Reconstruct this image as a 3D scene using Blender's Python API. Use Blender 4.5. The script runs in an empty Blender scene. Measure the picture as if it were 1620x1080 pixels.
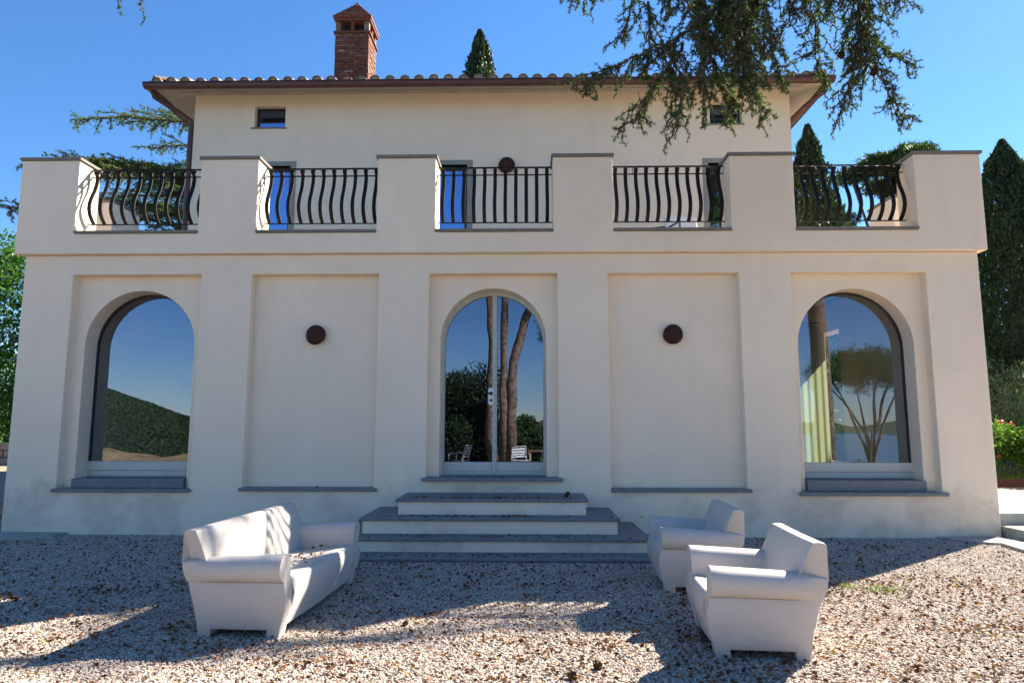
import bpy, bmesh, math, random
import numpy as np
from mathutils import Vector, Matrix
R = math.radians
PI = math.pi
random.seed(7)
rng = np.random.default_rng(7)
S = bpy.context.scene
COL = S.collection

# ------------------------------------------------------------------ camera, sky, sun, exposure
cam_data = bpy.data.cameras.new('camera')
cam = bpy.data.objects.new('camera', cam_data)
COL.objects.link(cam)
cam.location = (0, 0, 1.5)
cam_data.sensor_width = 36
cam_data.lens = 36 * 1067.4 / 1620
cam_data.clip_start = 0.05
cam_data.clip_end = 30000
cam.rotation_mode = 'XYZ'
cam.rotation_euler = (R(90) + 0.1251, -0.0009, 0.02118)
S.camera = cam

SUN_DIR = Vector((0.774, 0.633, 0.81)).normalized()        # towards the sun
SUN_EL = math.asin(SUN_DIR.z)
SUN_AZ = math.atan2(SUN_DIR.x, SUN_DIR.y)                   # clockwise from +Y
world = bpy.data.worlds.new('World')
S.world = world
world.use_nodes = True
wn = world.node_tree.nodes
wl = world.node_tree.links
wn.clear()
sky = wn.new('ShaderNodeTexSky')
sky.sky_type = 'NISHITA'
sky.sun_disc = False
sky.sun_elevation = SUN_EL
sky.sun_rotation = SUN_AZ
sky.altitude = 300
sky.air_density = 1.0
sky.dust_density = 0.08
sky.ozone_density = 6.5
bg = wn.new('ShaderNodeBackground')
bg.inputs['Strength'].default_value = 0.0575
wo = wn.new('ShaderNodeOutputWorld')
hs = wn.new('ShaderNodeHueSaturation')      # the camera's saturated rendering of the sky
hs.inputs['Saturation'].default_value = 1.12
wl.new(sky.outputs[0], hs.inputs['Color'])
wl.new(hs.outputs[0], bg.inputs['Color'])
wl.new(bg.outputs[0], wo.inputs['Surface'])

sd = bpy.data.lights.new('sun', 'SUN')
sd.energy = 5.0
sd.angle = R(0.53)
sd.color = (1.0, 0.90, 0.76)
sun = bpy.data.objects.new('sun', sd)
COL.objects.link(sun)
sun.location = (20, 20, 30)
sun.rotation_mode = 'QUATERNION'
sun.rotation_quaternion = SUN_DIR.to_track_quat('Z', 'Y')

S.view_settings.view_transform = 'Standard'
S.view_settings.look = 'None'
S.view_settings.gamma = 1
S.view_settings.use_curve_mapping = False
S.view_settings.exposure = 2.02

# ------------------------------------------------------------------ materials
class MT:
    def __init__(s, name):
        s.m = bpy.data.materials.new(name)
        s.m.use_nodes = True
        s.t = s.m.node_tree
        s.n = s.t.nodes
        s.b = s.n['Principled BSDF']
        s.out = s.n['Material Output']
        s._co = None
    def node(s, kind, **kw):
        n = s.n.new(kind)
        for k, v in kw.items():
            setattr(n, k, v)
        return n
    def co(s):
        if s._co is None:
            g = s.node('ShaderNodeNewGeometry')
            s._co = g.outputs['Position']
        return s._co
    def obco(s):
        return s.node('ShaderNodeTexCoord').outputs['Object']
    def link(s, a, b):
        s.t.links.new(a, b)
    def noise(s, scale, detail=4, rough=0.55, vec=None, stretch=None):
        n = s.node('ShaderNodeTexNoise')
        n.inputs['Scale'].default_value = scale
        n.inputs['Detail'].default_value = detail
        n.inputs['Roughness'].default_value = rough
        v = vec or s.co()
        if stretch:
            mp = s.node('ShaderNodeMapping')
            mp.inputs['Scale'].default_value = stretch
            s.link(v, mp.inputs['Vector'])
            v = mp.outputs[0]
        s.link(v, n.inputs['Vector'])
        return n.outputs['Fac']
    def ramp(s, fac, stops):
        r = s.node('ShaderNodeValToRGB')
        e = r.color_ramp.elements
        while len(e) < len(stops):
            e.new(0.5)
        for i, (p, c) in enumerate(stops):
            e[i].position = p
            e[i].color = (*c, 1) if len(c) == 3 else c
        s.link(fac, r.inputs[0])
        return r.outputs[0]
    def mix(s, fac, a, b, mode='MIX'):
        m = s.node('ShaderNodeMix', data_type='RGBA', blend_type=mode)
        for sock, v in ((m.inputs[0], fac), (m.inputs[6], a), (m.inputs[7], b)):
            if isinstance(v, (int, float)):
                sock.default_value = v
            elif isinstance(v, tuple):
                sock.default_value = (*v, 1)
            else:
                s.link(v, sock)
        return m.outputs[2]
    def math(s, op, a, b=0.5):
        m = s.node('ShaderNodeMath', operation=op)
        for sock, v in ((m.inputs[0], a), (m.inputs[1], b)):
            if isinstance(v, (int, float)):
                sock.default_value = v
            else:
                s.link(v, sock)
        return m.outputs[0]
    def color(s, c):
        if isinstance(c, tuple):
            s.b.inputs['Base Color'].default_value = (*c, 1)
        else:
            s.link(c, s.b.inputs['Base Color'])
    def rough(s, r):
        if isinstance(r, (int, float)):
            s.b.inputs['Roughness'].default_value = r
        else:
            s.link(r, s.b.inputs['Roughness'])
    def bump(s, h, strength=0.3, dist=0.01):
        b = s.node('ShaderNodeBump')
        b.inputs['Strength'].default_value = strength
        b.inputs['Distance'].default_value = dist
        s.link(h, b.inputs['Height'])
        s.link(b.outputs[0], s.b.inputs['Normal'])
    def island(s):
        return s.node('ShaderNodeNewGeometry').outputs['Random Per Island']
    def rnd(s):
        return s.node('ShaderNodeObjectInfo').outputs['Random']

M = {}
def simple(name, c, r=0.5, metal=0.0, var=0.12, scale=8, bump=0.0, bscale=60, spec=0.5):
    t = MT(name)
    n = t.noise(scale, 5, 0.6)
    lo = tuple(x * (1 - var) for x in c)
    hi = tuple(min(1, x * (1 + var)) for x in c)
    t.color(t.ramp(n, [(0.3, lo), (0.7, hi)]))
    t.rough(r)
    t.b.inputs['Metallic'].default_value = metal
    t.b.inputs['Specular IOR Level'].default_value = spec
    if bump:
        t.bump(t.noise(bscale, 4, 0.6), bump, 0.004)
    M[name] = t.m
    return t.m

def plaster(name, c, stains=True):
    t = MT(name)
    n1 = t.noise(0.9, 5, 0.6)
    n2 = t.noise(6, 4, 0.6)
    n3 = t.noise(170, 3, 0.7)
    a = t.ramp(n1, [(0.3, tuple(x * 0.94 for x in c)), (0.7, tuple(min(1, x * 1.03) for x in c))])
    a = t.mix(t.math('MULTIPLY', n2, 0.12), a, tuple(x * 0.8 for x in c))
    # faint streaks that ran down from the ledges
    st = t.noise(3.2, 5, 0.65, stretch=(1, 1, 0.09))
    a = t.mix(t.ramp(st, [(0.50, (0, 0, 0)), (0.8, (.2, .2, .2))]), a, tuple(x * 0.72 for x in c))
    if stains:
        sep = t.node('ShaderNodeSeparateXYZ')
        t.link(t.co(), sep.inputs[0])
        zz = t.math('ADD', sep.outputs['Z'], t.math('MULTIPLY', t.noise(2.3, 4, 0.6), -0.9))
        k = t.ramp(zz, [(0.0, (1, 1, 1)), (0.12, (1, 1, 1)), (0.2, (0, 0, 0))])
        patch = t.ramp(t.noise(1.05, 3, 0.5), [(0.46, (0, 0, 0)), (0.53, (1, 1, 1))])
        rim = t.ramp(t.noise(9, 4, 0.6), [(0.3, (.22, .22, .22)), (0.7, (.6, .6, .6))])
        f = t.mix(1.0, t.mix(1.0, k, patch, 'MULTIPLY'), rim, 'MULTIPLY')
        a = t.mix(f, a, tuple(x * 0.62 for x in c))
    t.color(a)
    t.rough(0.92)
    t.b.inputs['Specular IOR Level'].default_value = 0.15
    h = t.math('ADD', t.math('MULTIPLY', n3, 0.5), t.math('MULTIPLY', t.noise(3.5, 3, 0.5), 2.2))
    t.bump(h, 0.6, 0.009)
    M[name] = t.m
plaster('plaster', (0.87, 0.73, 0.565))
plaster('plaster_upper', (0.86, 0.715, 0.54), False)

def stone(name, c, s=14):
    t = MT(name)
    a = t.ramp(t.noise(s, 6, 0.65), [(0.25, tuple(x * 0.7 for x in c)), (0.75, tuple(x * 1.2 for x in c))])
    sp = t.ramp(t.noise(s * 3, 5, 0.6), [(0.58, (0, 0, 0)), (0.72, (.5, .5, .5))])
    a = t.mix(sp, a, tuple(x * 1.5 for x in c))
    t.color(a)
    t.rough(0.8)
    t.bump(t.noise(s * 5, 5, 0.65), 0.4, 0.004)
    M[name] = t.m
stone('grey_stone', (0.185, 0.195, 0.20))
stone('cap_stone', (0.20, 0.175, 0.15))
stone('flag_stone', (0.33, 0.33, 0.29), 7)
stone('wall_stone', (0.30, 0.23, 0.16), 5)
simple('iron', (0.008, 0.007, 0.006), 0.6, 0.0, 0.3, 30, 0.2, spec=0.25)
simple('copper_paint', (0.095, 0.035, 0.028), 0.42, 0.0, 0.3, 6)
simple('window_frame', (0.50, 0.51, 0.46), 0.45, var=0.05)
simple('dark_frame', (0.02, 0.02, 0.02), 0.4)
simple('surround', (0.27, 0.26, 0.22), 0.8, var=0.15, scale=5, bump=0.2)
simple('lamp_brown', (0.045, 0.018, 0.011), 0.6, var=0.45, scale=14, bump=0.3, bscale=40, spec=0.2)
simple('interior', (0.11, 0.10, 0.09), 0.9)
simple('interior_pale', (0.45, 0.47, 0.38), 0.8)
simple('interior_floor', (0.11, 0.075, 0.05), 0.5)
simple('white_metal', (0.7, 0.7, 0.68), 0.4, var=0.04)
simple('wood', (0.20, 0.10, 0.05), 0.6, var=0.3)
simple('black_plastic', (0.012, 0.012, 0.012), 0.4)
simple('cushion_blue', (0.02, 0.04, 0.09), 0.9)
simple('blue_frame', (0.03, 0.12, 0.2), 0.5)
simple('rust_metal', (0.12, 0.035, 0.015), 0.8, var=0.4, scale=12)
simple('soil', (0.07, 0.05, 0.035), 0.95, var=0.4, scale=5)
simple('soffit', (0.40, 0.36, 0.30), 0.85, var=0.12, scale=3, bump=0.2)
simple('terrace_floor', (0.35, 0.30, 0.25), 0.8)
simple('mortar', (0.30, 0.20, 0.14), 0.95, var=0.35, scale=20)
simple('tile_mortar', (0.42, 0.38, 0.30), 0.95, var=0.3, scale=14, bump=0.3)
simple('picture', (0.7, 0.7, 0.72), 0.7)
simple('sofa_fabric', (0.16, 0.19, 0.2), 0.9)

def poly_plastic():
    t = MT('chair_plastic')
    c = (0.53, 0.49, 0.445)
    n = t.noise(3.0, 5, 0.6)
    a = t.ramp(n, [(0.3, (0.47, 0.435, 0.395)), (0.7, c)])
    d = t.ramp(t.noise(22, 6, 0.7), [(0.55, (0, 0, 0)), (0.8, (.35, .35, .35))])
    a = t.mix(d, a, (0.30, 0.275, 0.24))
    t.color(a)
    t.rough(0.55)
    t.b.inputs['Specular IOR Level'].default_value = 0.3
    t.bump(t.noise(350, 2, 0.5), 0.15, 0.002)
    M['chair_plastic'] = t.m
poly_plastic()

def brickm():
    t = MT('chimney_brick')
    r = t.rnd()
    a = t.ramp(r, [(0.0, (0.16, 0.045, 0.022)), (0.35, (0.30, 0.085, 0.036)), (0.6, (0.21, 0.075, 0.04)), (0.82, (0.36, 0.13, 0.06)), (0.94, (0.24, 0.17, 0.12)), (1, (0.42, 0.36, 0.30))])
    a = t.mix(t.ramp(t.noise(13, 6, 0.75), [(0.42, (0, 0, 0)), (0.62, (.85, .85, .85))]), a, (0.055, 0.035, 0.026))
    t.color(a)
    t.rough(0.92)
    t.bump(t.noise(60, 5, 0.7), 0.6, 0.008)
    M['chimney_brick'] = t.m
brickm()

def tilem():
    t = MT('roof_tile')
    r = t.node('ShaderNodeMath', operation='FRACT')
    sm = t.math('ADD', t.rnd(), t.island())
    t.link(sm, r.inputs[0])
    a = t.ramp(r.outputs[0], [(0, (0.30, 0.16, 0.09)), (0.3, (0.36, 0.24, 0.16)), (0.6, (0.25, 0.17, 0.12)), (0.85, (0.42, 0.33, 0.24)), (1, (0.33, 0.19, 0.11))])
    a = t.mix(t.ramp(t.noise(22, 6, 0.7), [(0.4, (0, 0, 0)), (0.65, (.85, .85, .85))]), a, (0.16, 0.15, 0.12))
    a = t.mix(t.ramp(t.noise(45, 4, 0.7), [(0.58, (0, 0, 0)), (0.68, (.7, .7, .7))]), a, (0.40, 0.38, 0.31))
    t.color(a)
    t.rough(0.95)
    t.bump(t.noise(70, 5, 0.7), 0.5, 0.006)
    M['roof_tile'] = t.m
tilem()

def gravelm():
    t = MT('gravel_bed')
    v = t.node('ShaderNodeTexVoronoi')
    v.inputs['Scale'].default_value = 48
    t.link(t.co(), v.inputs['Vector'])
    s = t.node('ShaderNodeSeparateColor')
    t.link(v.outputs['Color'], s.inputs[0])
    a = t.ramp(s.outputs[0], [(0, (0.147, 0.097, 0.066)), (0.3, (0.311, 0.234, 0.167)), (0.6, (0.406, 0.330, 0.252)), (0.85, (0.486, 0.413, 0.324)), (1, (0.237, 0.193, 0.156))])
    a = t.mix(t.ramp(v.outputs['Distance'], [(0.35, (0, 0, 0)), (0.75, (.75, .75, .75))]), a, (0.074, 0.055, 0.035))
    a = t.mix(t.ramp(t.noise(1.2, 4, .6), [(0.4, (0, 0, 0)), (0.7, (.25, .25, .25))]), a, (0.221, 0.138, 0.077))
    t.color(a)
    t.rough(0.9)
    t.bump(v.outputs['Distance'], -0.8, 0.012)
    M['gravel_bed'] = t.m
    t = MT('pebble')
    r = t.rnd()
    a = t.ramp(r, [(0, (0.09, 0.07, 0.06)), (0.10, (0.24, 0.16, 0.12)), (0.22, (0.40, 0.32, 0.26)), (0.36, (0.52, 0.45, 0.38)), (0.50, (0.30, 0.26, 0.24)), (0.64, (0.50, 0.43, 0.36)), (0.80, (0.66, 0.60, 0.53)), (0.9, (0.30, 0.27, 0.25)), (1, (0.42, 0.30, 0.22))])
    a = t.mix(t.math('MULTIPLY', t.noise(110, 3, 0.6), 0.4), a, (0.261, 0.205, 0.153))
    t.color(a)
    t.rough(0.85)
    t.b.inputs['Specular IOR Level'].default_value = 0.25
    M['pebble'] = t.m
gravelm()

def leafm(name, stops, transl=0.35, rough=0.6, big=0.25):
    t = MT(name)
    sm = t.math('ADD', t.island(), 0.0)
    a = t.ramp(sm, stops)
    n = t.noise(big * 4, 3, 0.6)
    a = t.mix(t.math('MULTIPLY', n, 0.45), a, tuple(x * 0.55 for x in stops[0][1]))
    t.color(a)
    t.rough(rough)
    t.b.inputs['Specular IOR Level'].default_value = 0.2
    if transl:
        tr = t.node('ShaderNodeBsdfTranslucent')
        t.link(t.mix(1.0, a, (1.3, 1.5, 0.7), 'MULTIPLY'), tr.inputs['Color'])
        mx = t.node('ShaderNodeMixShader')
        mx.inputs[0].default_value = transl
        t.link(t.b.outputs[0], mx.inputs[1])
        t.link(tr.outputs[0], mx.inputs[2])
        t.link(mx.outputs[0], t.out.inputs['Surface'])
    M[name] = t.m
leafm('cedar_needles', [(0, (0.032, 0.058, 0.024)), (0.5, (0.065, 0.11, 0.038)), (0.9, (0.12, 0.17, 0.06)), (1, (0.14, 0.11, 0.05))], 0.4)
leafm('cedar_far', [(0, (0.05, 0.085, 0.03)), (0.5, (0.10, 0.15, 0.045)), (1, (0.17, 0.22, 0.07))], 0.45)
leafm('cypress_leaf', [(0, (0.018, 0.036, 0.018)), (0.5, (0.035, 0.062, 0.026)), (1, (0.06, 0.095, 0.035))], 0.15)
leafm('pine_leaf', [(0, (0.03, 0.055, 0.02)), (0.5, (0.06, 0.10, 0.03)), (1, (0.11, 0.15, 0.05))], 0.25)
leafm('laurel_leaf', [(0, (0.03, 0.085, 0.015)), (0.5, (0.065, 0.16, 0.03)), (1, (0.13, 0.25, 0.05))], 0.42, 0.4)
leafm('olive_leaf', [(0, (0.10, 0.14, 0.07)), (0.5, (0.19, 0.24, 0.13)), (1, (0.32, 0.36, 0.23))], 0.45)
leafm('rose_leaf', [(0, (0.05, 0.11, 0.02)), (0.5, (0.10, 0.20, 0.035)), (1, (0.20, 0.32, 0.06))], 0.4)
leafm('grass_blade', [(0, (0.10, 0.16, 0.03)), (0.5, (0.15, 0.22, 0.05)), (1, (0.25, 0.28, 0.08))], 0.3)
leafm('dry_leaf', [(0, (0.06, 0.028, 0.014)), (0.4, (0.13, 0.05, 0.022)), (0.75, (0.24, 0.095, 0.038)), (1, (0.40, 0.24, 0.10))], 0.15)
leafm('cone_scale', [(0, (0.06, 0.033, 0.02)), (0.6, (0.16, 0.085, 0.045)), (1, (0.2, 0.12, 0.07))], 0)
simple('bark', (0.13, 0.09, 0.065), 0.95, var=0.5, scale=9, bump=1.0, bscale=18)
simple('pine_bark', (0.17, 0.115, 0.085), 0.95, var=0.8, scale=7, bump=1.0, bscale=12)
leafm('curtain_cloth', [(0, (0.42, 0.42, 0.50)), (1, (0.46, 0.46, 0.55))], 0.3, 0.9)
simple('red_petal', (0.6, 0.06, 0.05), 0.6)

def glassm():
    for name, fac, tint, refl in (('window_glass', 0.205, (0.78, 0.83, 0.80), (0.68, 0.78, 1.0)), ('blue_glass', 0.50, (0.22, 0.25, 0.30), (0.45, 0.62, 1.0))):  # blue of the reflected sky is put into the mirror tints
        t = MT(name)
        t.n.remove(t.b)
        g = t.node('ShaderNodeBsdfGlossy')
        g.inputs['Roughness'].default_value = 0.0
        g.inputs['Color'].default_value = (*refl, 1)
        tr = t.node('ShaderNodeBsdfTransparent')
        tr.inputs['Color'].default_value = (*tint, 1)
        bu = t.node('ShaderNodeBump')
        bu.inputs['Strength'].default_value = 0.09
        bu.inputs['Distance'].default_value = 0.02
        t.link(t.noise(1.3, 1, 0.4), bu.inputs['Height'])
        t.link(bu.outputs[0], g.inputs['Normal'])
        mx = t.node('ShaderNodeMixShader')
        mx.inputs[0].default_value = fac
        t.link(tr.outputs[0], mx.inputs[1])
        t.link(g.outputs[0], mx.inputs[2])
        t.link(mx.outputs[0], t.out.inputs['Surface'])
        M[name] = t.m
glassm()

def landm():
    t = MT('woodland_ground')
    a = t.ramp(t.noise(0.05, 8, 0.7), [(0.35, (0.022, 0.038, 0.016)), (0.55, (0.045, 0.065, 0.025)), (0.68, (0.10, 0.10, 0.04)), (0.75, (0.25, 0.18, 0.09))])
    t.color(a); t.rough(1.0)
    t.bump(t.noise(0.4, 5, 0.7), 1.0, 2.0)
    M['woodland_ground'] = t.m
    t = MT('lake_water')
    t.color((0.03, 0.07, 0.12)); t.rough(0.18)
    t.bump(t.noise(0.06, 4, 0.6), 0.35, 1.0)
    M['lake_water'] = t.m
landm()

# ------------------------------------------------------------------ helpers
def tag(o, label=None, cat=None, group=None, kind=None):
    if label: o['label'] = label
    if cat: o['category'] = cat
    if group: o['group'] = group
    if kind: o['kind'] = kind
    return o

def empty(name, loc=(0, 0, 0), rz=0.0, label=None, cat=None, group=None, parent=None):
    o = bpy.data.objects.new(name, None)
    o.empty_display_size = 0.2
    COL.objects.link(o)
    o.location = loc
    o.rotation_euler = (0, 0, rz)
    if parent: o.parent = parent
    return tag(o, label, cat, group)

def link_mesh(name, me, mat, parent=None, smooth=False):
    o = bpy.data.objects.new(name, me)
    COL.objects.link(o)
    if mat and not me.materials:
        me.materials.append(M[mat])
    if smooth:
        me.polygons.foreach_set('use_smooth', [True] * len(me.polygons))
    if parent: o.parent = parent
    return o

def pydata(name, vs, fs, mat, parent=None, smooth=False, weld=False, bevel=0, seg=2):
    me = bpy.data.meshes.new(name)
    if weld or bevel:
        bm = bmesh.new()
        vv = [bm.verts.new(v) for v in vs]
        for f in fs:
            try: bm.faces.new([vv[i] for i in f])
            except ValueError: pass
        if weld: bmesh.ops.remove_doubles(bm, verts=bm.verts, dist=0.0005)
        bmesh.ops.recalc_face_normals(bm, faces=bm.faces)
        if bevel:
            es = [e for e in bm.edges if len(e.link_faces) == 2 and e.calc_face_angle(0) > R(25)]
            bmesh.ops.bevel(bm, geom=es, offset=bevel, segments=seg, affect='EDGES', profile=0.5, clamp_overlap=True)
        bm.to_mesh(me); bm.free()
    else:
        me.from_pydata([tuple(v) for v in vs], [], [tuple(f) for f in fs])
    me.update()
    return link_mesh(name, me, mat, parent, smooth)

class MB:
    """collects simple solids into one mesh"""
    def __init__(s): s.v = []; s.f = []
    def add(s, vs, fs):
        b = len(s.v)
        s.v += [tuple(v) for v in vs]
        s.f += [tuple(i + b for i in f) for f in fs]
        return s
    def box(s, x0, x1, y0, y1, z0, z1):
        return s.add([(x0, y0, z0), (x1, y0, z0), (x1, y1, z0), (x0, y1, z0), (x0, y0, z1), (x1, y0, z1), (x1, y1, z1), (x0, y1, z1)],
                     [(0, 3, 2, 1), (4, 5, 6, 7), (0, 1, 5, 4), (1, 2, 6, 5), (2, 3, 7, 6), (3, 0, 4, 7)])
    def hexa(s, pts):
        return s.add(pts, [(0, 3, 2, 1), (4, 5, 6, 7), (0, 1, 5, 4), (1, 2, 6, 5), (2, 3, 7, 6), (3, 0, 4, 7)])
    def tube(s, pts, rad, n=8, cap=True, flat=None):
        """tube along pts; rad a number or list; flat=(a,b) half widths of a flat bar"""
        pts = [Vector(p) for p in pts]
        b0 = len(s.v)
        for i, p in enumerate(pts):
            d = (pts[min(i + 1, len(pts) - 1)] - pts[max(i - 1, 0)]).normalized()
            up = Vector((1, 0, 0)) if abs(d.x) < 0.9 else Vector((0, 0, 1))
            a = (up - d * up.dot(d)).normalized()
            b = d.cross(a)
            r = rad[i] if isinstance(rad, (list, tuple)) else rad
            if flat:
                ring = [(-flat[0], -flat[1]), (flat[0], -flat[1]), (flat[0], flat[1]), (-flat[0], flat[1])]
            else:
                ring = [(r * math.cos(2 * PI * k / n), r * math.sin(2 * PI * k / n)) for k in range(n)]
            m = len(ring)
            for (u, w) in ring: s.v.append(tuple(p + a * u + b * w))
        for i in range(len(pts) - 1):
            for k in range(m):
                s.f.append((b0 + i * m + k, b0 + i * m + (k + 1) % m, b0 + (i + 1) * m + (k + 1) % m, b0 + (i + 1) * m + k))
        if cap:
            s.f.append(tuple(b0 + k for k in reversed(range(m))))
            s.f.append(tuple(b0 + (len(pts) - 1) * m + k for k in range(m)))
        return s
    def build(s, name, mat, parent=None, smooth=False, bevel=0, seg=2, weld=False):
        return pydata(name, s.v, s.f, mat, parent, smooth, weld, bevel, seg)

def box(name, mat, x0, x1, y0, y1, z0, z1, parent=None, bevel=0.0):
    return MB().box(x0, x1, y0, y1, z0, z1).build(name, mat, parent, bevel=bevel)

def grid_wall(xs, zs, solid, y0, y1):
    """upright slab in the xz plane with rectangular openings: front y0, back y1"""
    mb = MB()
    nx, nz = len(xs) - 1, len(zs) - 1
    def ok(i, j): return 0 <= i < nx and 0 <= j < nz and solid((xs[i] + xs[i + 1]) / 2, (zs[j] + zs[j + 1]) / 2)
    for i in range(nx):
        for j in range(nz):
            if not ok(i, j): continue
            a, b, c, d = xs[i], xs[i + 1], zs[j], zs[j + 1]
            mb.add([(a, y0, c), (b, y0, c), (b, y0, d), (a, y0, d)], [(0, 1, 2, 3)])
            mb.add([(a, y1, c), (b, y1, c), (b, y1, d), (a, y1, d)], [(3, 2, 1, 0)])
            if not ok(i - 1, j): mb.add([(a, y0, c), (a, y1, c), (a, y1, d), (a, y0, d)], [(3, 2, 1, 0)])
            if not ok(i + 1, j): mb.add([(b, y0, c), (b, y1, c), (b, y1, d), (b, y0, d)], [(0, 1, 2, 3)])
            if not ok(i, j - 1): mb.add([(a, y0, c), (b, y0, c), (b, y1, c), (a, y1, c)], [(3, 2, 1, 0)])
            if not ok(i, j + 1): mb.add([(a, y0, d), (b, y0, d), (b, y1, d), (a, y1, d)], [(0, 1, 2, 3)])
    return mb

def leaves_mesh(name, cen, size, mat, parent=None, direction=None, aspect=0.5, spread=1.0, tri=False):
    """one small face per centre; direction (N,3) biases the long axis"""
    N = len(cen)
    cen = np.asarray(cen, float)
    sz = size * rng.uniform(0.6, 1.3, N) if np.isscalar(size) else size
    d = rng.normal(size=(N, 3))
    if direction is not None: d = d * spread + np.asarray(direction, float)
    d /= np.linalg.norm(d, axis=1)[:, None] + 1e-9
    o = np.cross(d, rng.normal(size=(N, 3)))
    o /= np.linalg.norm(o, axis=1)[:, None] + 1e-9
    L = d * sz[:, None]; W = o * (sz * aspect)[:, None]
    if tri:
        v = np.stack([cen - W * 0.5, cen + W * 0.5, cen + L], 1).reshape(-1, 3); k = 3
    else:
        v = np.stack([cen - L * .5, cen + W * .5, cen + L * .5, cen - W * .5], 1).reshape(-1, 3); k = 4
    me = bpy.data.meshes.new(name)
    me.vertices.add(N * k); me.loops.add(N * k); me.polygons.add(N)
    me.vertices.foreach_set('co', v.ravel())
    me.loops.foreach_set('vertex_index', np.arange(N * k, dtype=np.int32))
    me.polygons.foreach_set('loop_start', np.arange(0, N * k, k, dtype=np.int32))
    me.polygons.foreach_set('loop_total', np.full(N, k, dtype=np.int32))
    me.update(calc_edges=True)
    return link_mesh(name, me, mat, parent)

def copy_tree(o, parent=None):
    c = o.copy(); COL.objects.link(c)
    if parent: c.parent = parent
    for ch in [x for x in bpy.data.objects if x.parent == o]:
        copy_tree(ch, c)
    return c

# ------------------------------------------------------------------ ground and land
def ground_z(x, y):
    z = 0.0
    if y < -7.5:
        z = -min(60.0, (-7.5 - y) * 0.55)
    # wooded hill that closes the valley on the left
    if y < -60:
        hx, hy = (x + 420) / 260.0, (y + 430) / 260.0
        z += 103.0 * math.exp(-(hx * hx + hy * hy))
    return z
xs = sorted(set([-9000, -5000, -3000, -2000, -1500, -1200] + list(range(-1000, 401, 20)) + list(range(-60, 61, 4)) + [600, 1000, 2000, 4000, 9000]))
ys = sorted(set([-9000, -5000, -3000, -2000, -1500, -1200] + list(range(-1000, -60, 20)) + list(range(-60, 61, 2)) + [-7.5, 80, 120, 200, 400, 1000, 4000, 9000]))
vs = [(x, y, ground_z(x, y)) for y in ys for x in xs]
nx = len(xs)
inner = lambda x, y: -26 < x < 26 and -7.6 < y < 40
near_f, far_f = [], []
for j in range(len(ys) - 1):
    for i in range(nx - 1):
        f = (j * nx + i, j * nx + i + 1, (j + 1) * nx + i + 1, (j + 1) * nx + i)
        (near_f if inner((xs[i] + xs[i + 1]) / 2, (ys[j] + ys[j + 1]) / 2) else far_f).append(f)
def sub(vs, fs):
    used = sorted({i for f in fs for i in f}); mp = {u: k for k, u in enumerate(used)}
    return [vs[u] for u in used], [tuple(mp[i] for i in f) for f in fs]
tag(pydata('gravel_ground', *sub(vs, near_f), 'gravel_bed'), kind='structure')
tag(pydata('countryside', *sub(vs, far_f), 'woodland_ground', smooth=True), kind='structure')
tag(pydata('lake', [(-9000, -9000, -52), (9000, -9000, -52), (9000, -98, -52), (-9000, -98, -52)], [(0, 1, 2, 3)], 'lake_water'), kind='structure')
hv, hf = [], []
nh = 160
for i in range(nh + 1):
    x = -9000 + 18000 * i / nh
    h = 95 + 60 * math.sin(i * 0.21 + 1) + 35 * math.sin(i * 0.55) + 14 * math.sin(i * 1.7)
    hv += [(x, -6200, -60), (x, -7000, -60 + max(h, 20) + 40), (x, -9000, -60)]
for i in range(nh):
    for k in range(2):
        hf.append((i * 3 + k, i * 3 + 3 + k, i * 3 + 4 + k, i * 3 + 1 + k))
tag(pydata('far_hills', hv, hf, 'woodland_ground', smooth=True), kind='structure')

rr = np.random.default_rng(3)
N_ = 260000
hx_ = rr.uniform(-520, -120, N_); hy_ = rr.uniform(-600, -120, N_)
hz_ = np.array([ground_z(a, b) for a, b in zip(hx_, hy_)])
k_ = hz_ > -48
HP = np.stack([hx_, hy_, hz_ + rr.uniform(0.5, 4.5, N_)], 1)[k_]
WOOD = (HP, )

bv, bf = [], []
for i in range(41):
    x = -26 + 24 * i / 40
    for j in range(9):
        y = -7.7 - 3.2 * j / 8
        bv.append((x, y, -.3 + (.62 + .14 * math.sin(x * 1.3) + .08 * math.sin(x * 3.7)) * math.sin(PI * j / 8)))
for i in range(40):
    for j in range(8): bf.append((i * 9 + j, i * 9 + 9 + j, i * 9 + 10 + j, i * 9 + 1 + j))
simple('dry_bank', (0.22, 0.15, 0.075), 0.95, var=0.5, scale=2.5, bump=0.8, bscale=12)
tag(pydata('dry_grass_bank', bv, bf, 'dry_bank', smooth=True), kind='structure')

# pebbles lying on the gravel bed, as real stones (geometry nodes)
def pebble_protos():
    out = []
    for k in range(3):
        bm = bmesh.new()
        bmesh.ops.create_icosphere(bm, subdivisions=1, radius=1.0)
        rr = random.Random(k)
        for v in bm.verts:
            v.co *= rr.uniform(0.8, 1.15)
            v.co.z *= 0.62; v.co.y *= 0.8
        me = bpy.data.meshes.new('pebble_shape'); bm.to_mesh(me); bm.free()
        me.materials.append(M['pebble'])
        out.append(me)
    return out
PEB = pebble_protos()
# the three stone shapes sit among the scattered ones
peb_objs = []
for k, me in enumerate(PEB):
    o = bpy.data.objects.new('pebble', me); COL.objects.link(o)
    o.location = (-0.4 + 0.3 * k, 4.75, 0.006); o.scale = (0.014,) * 3
    o.parent = None
    peb_objs.append(o)

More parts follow.
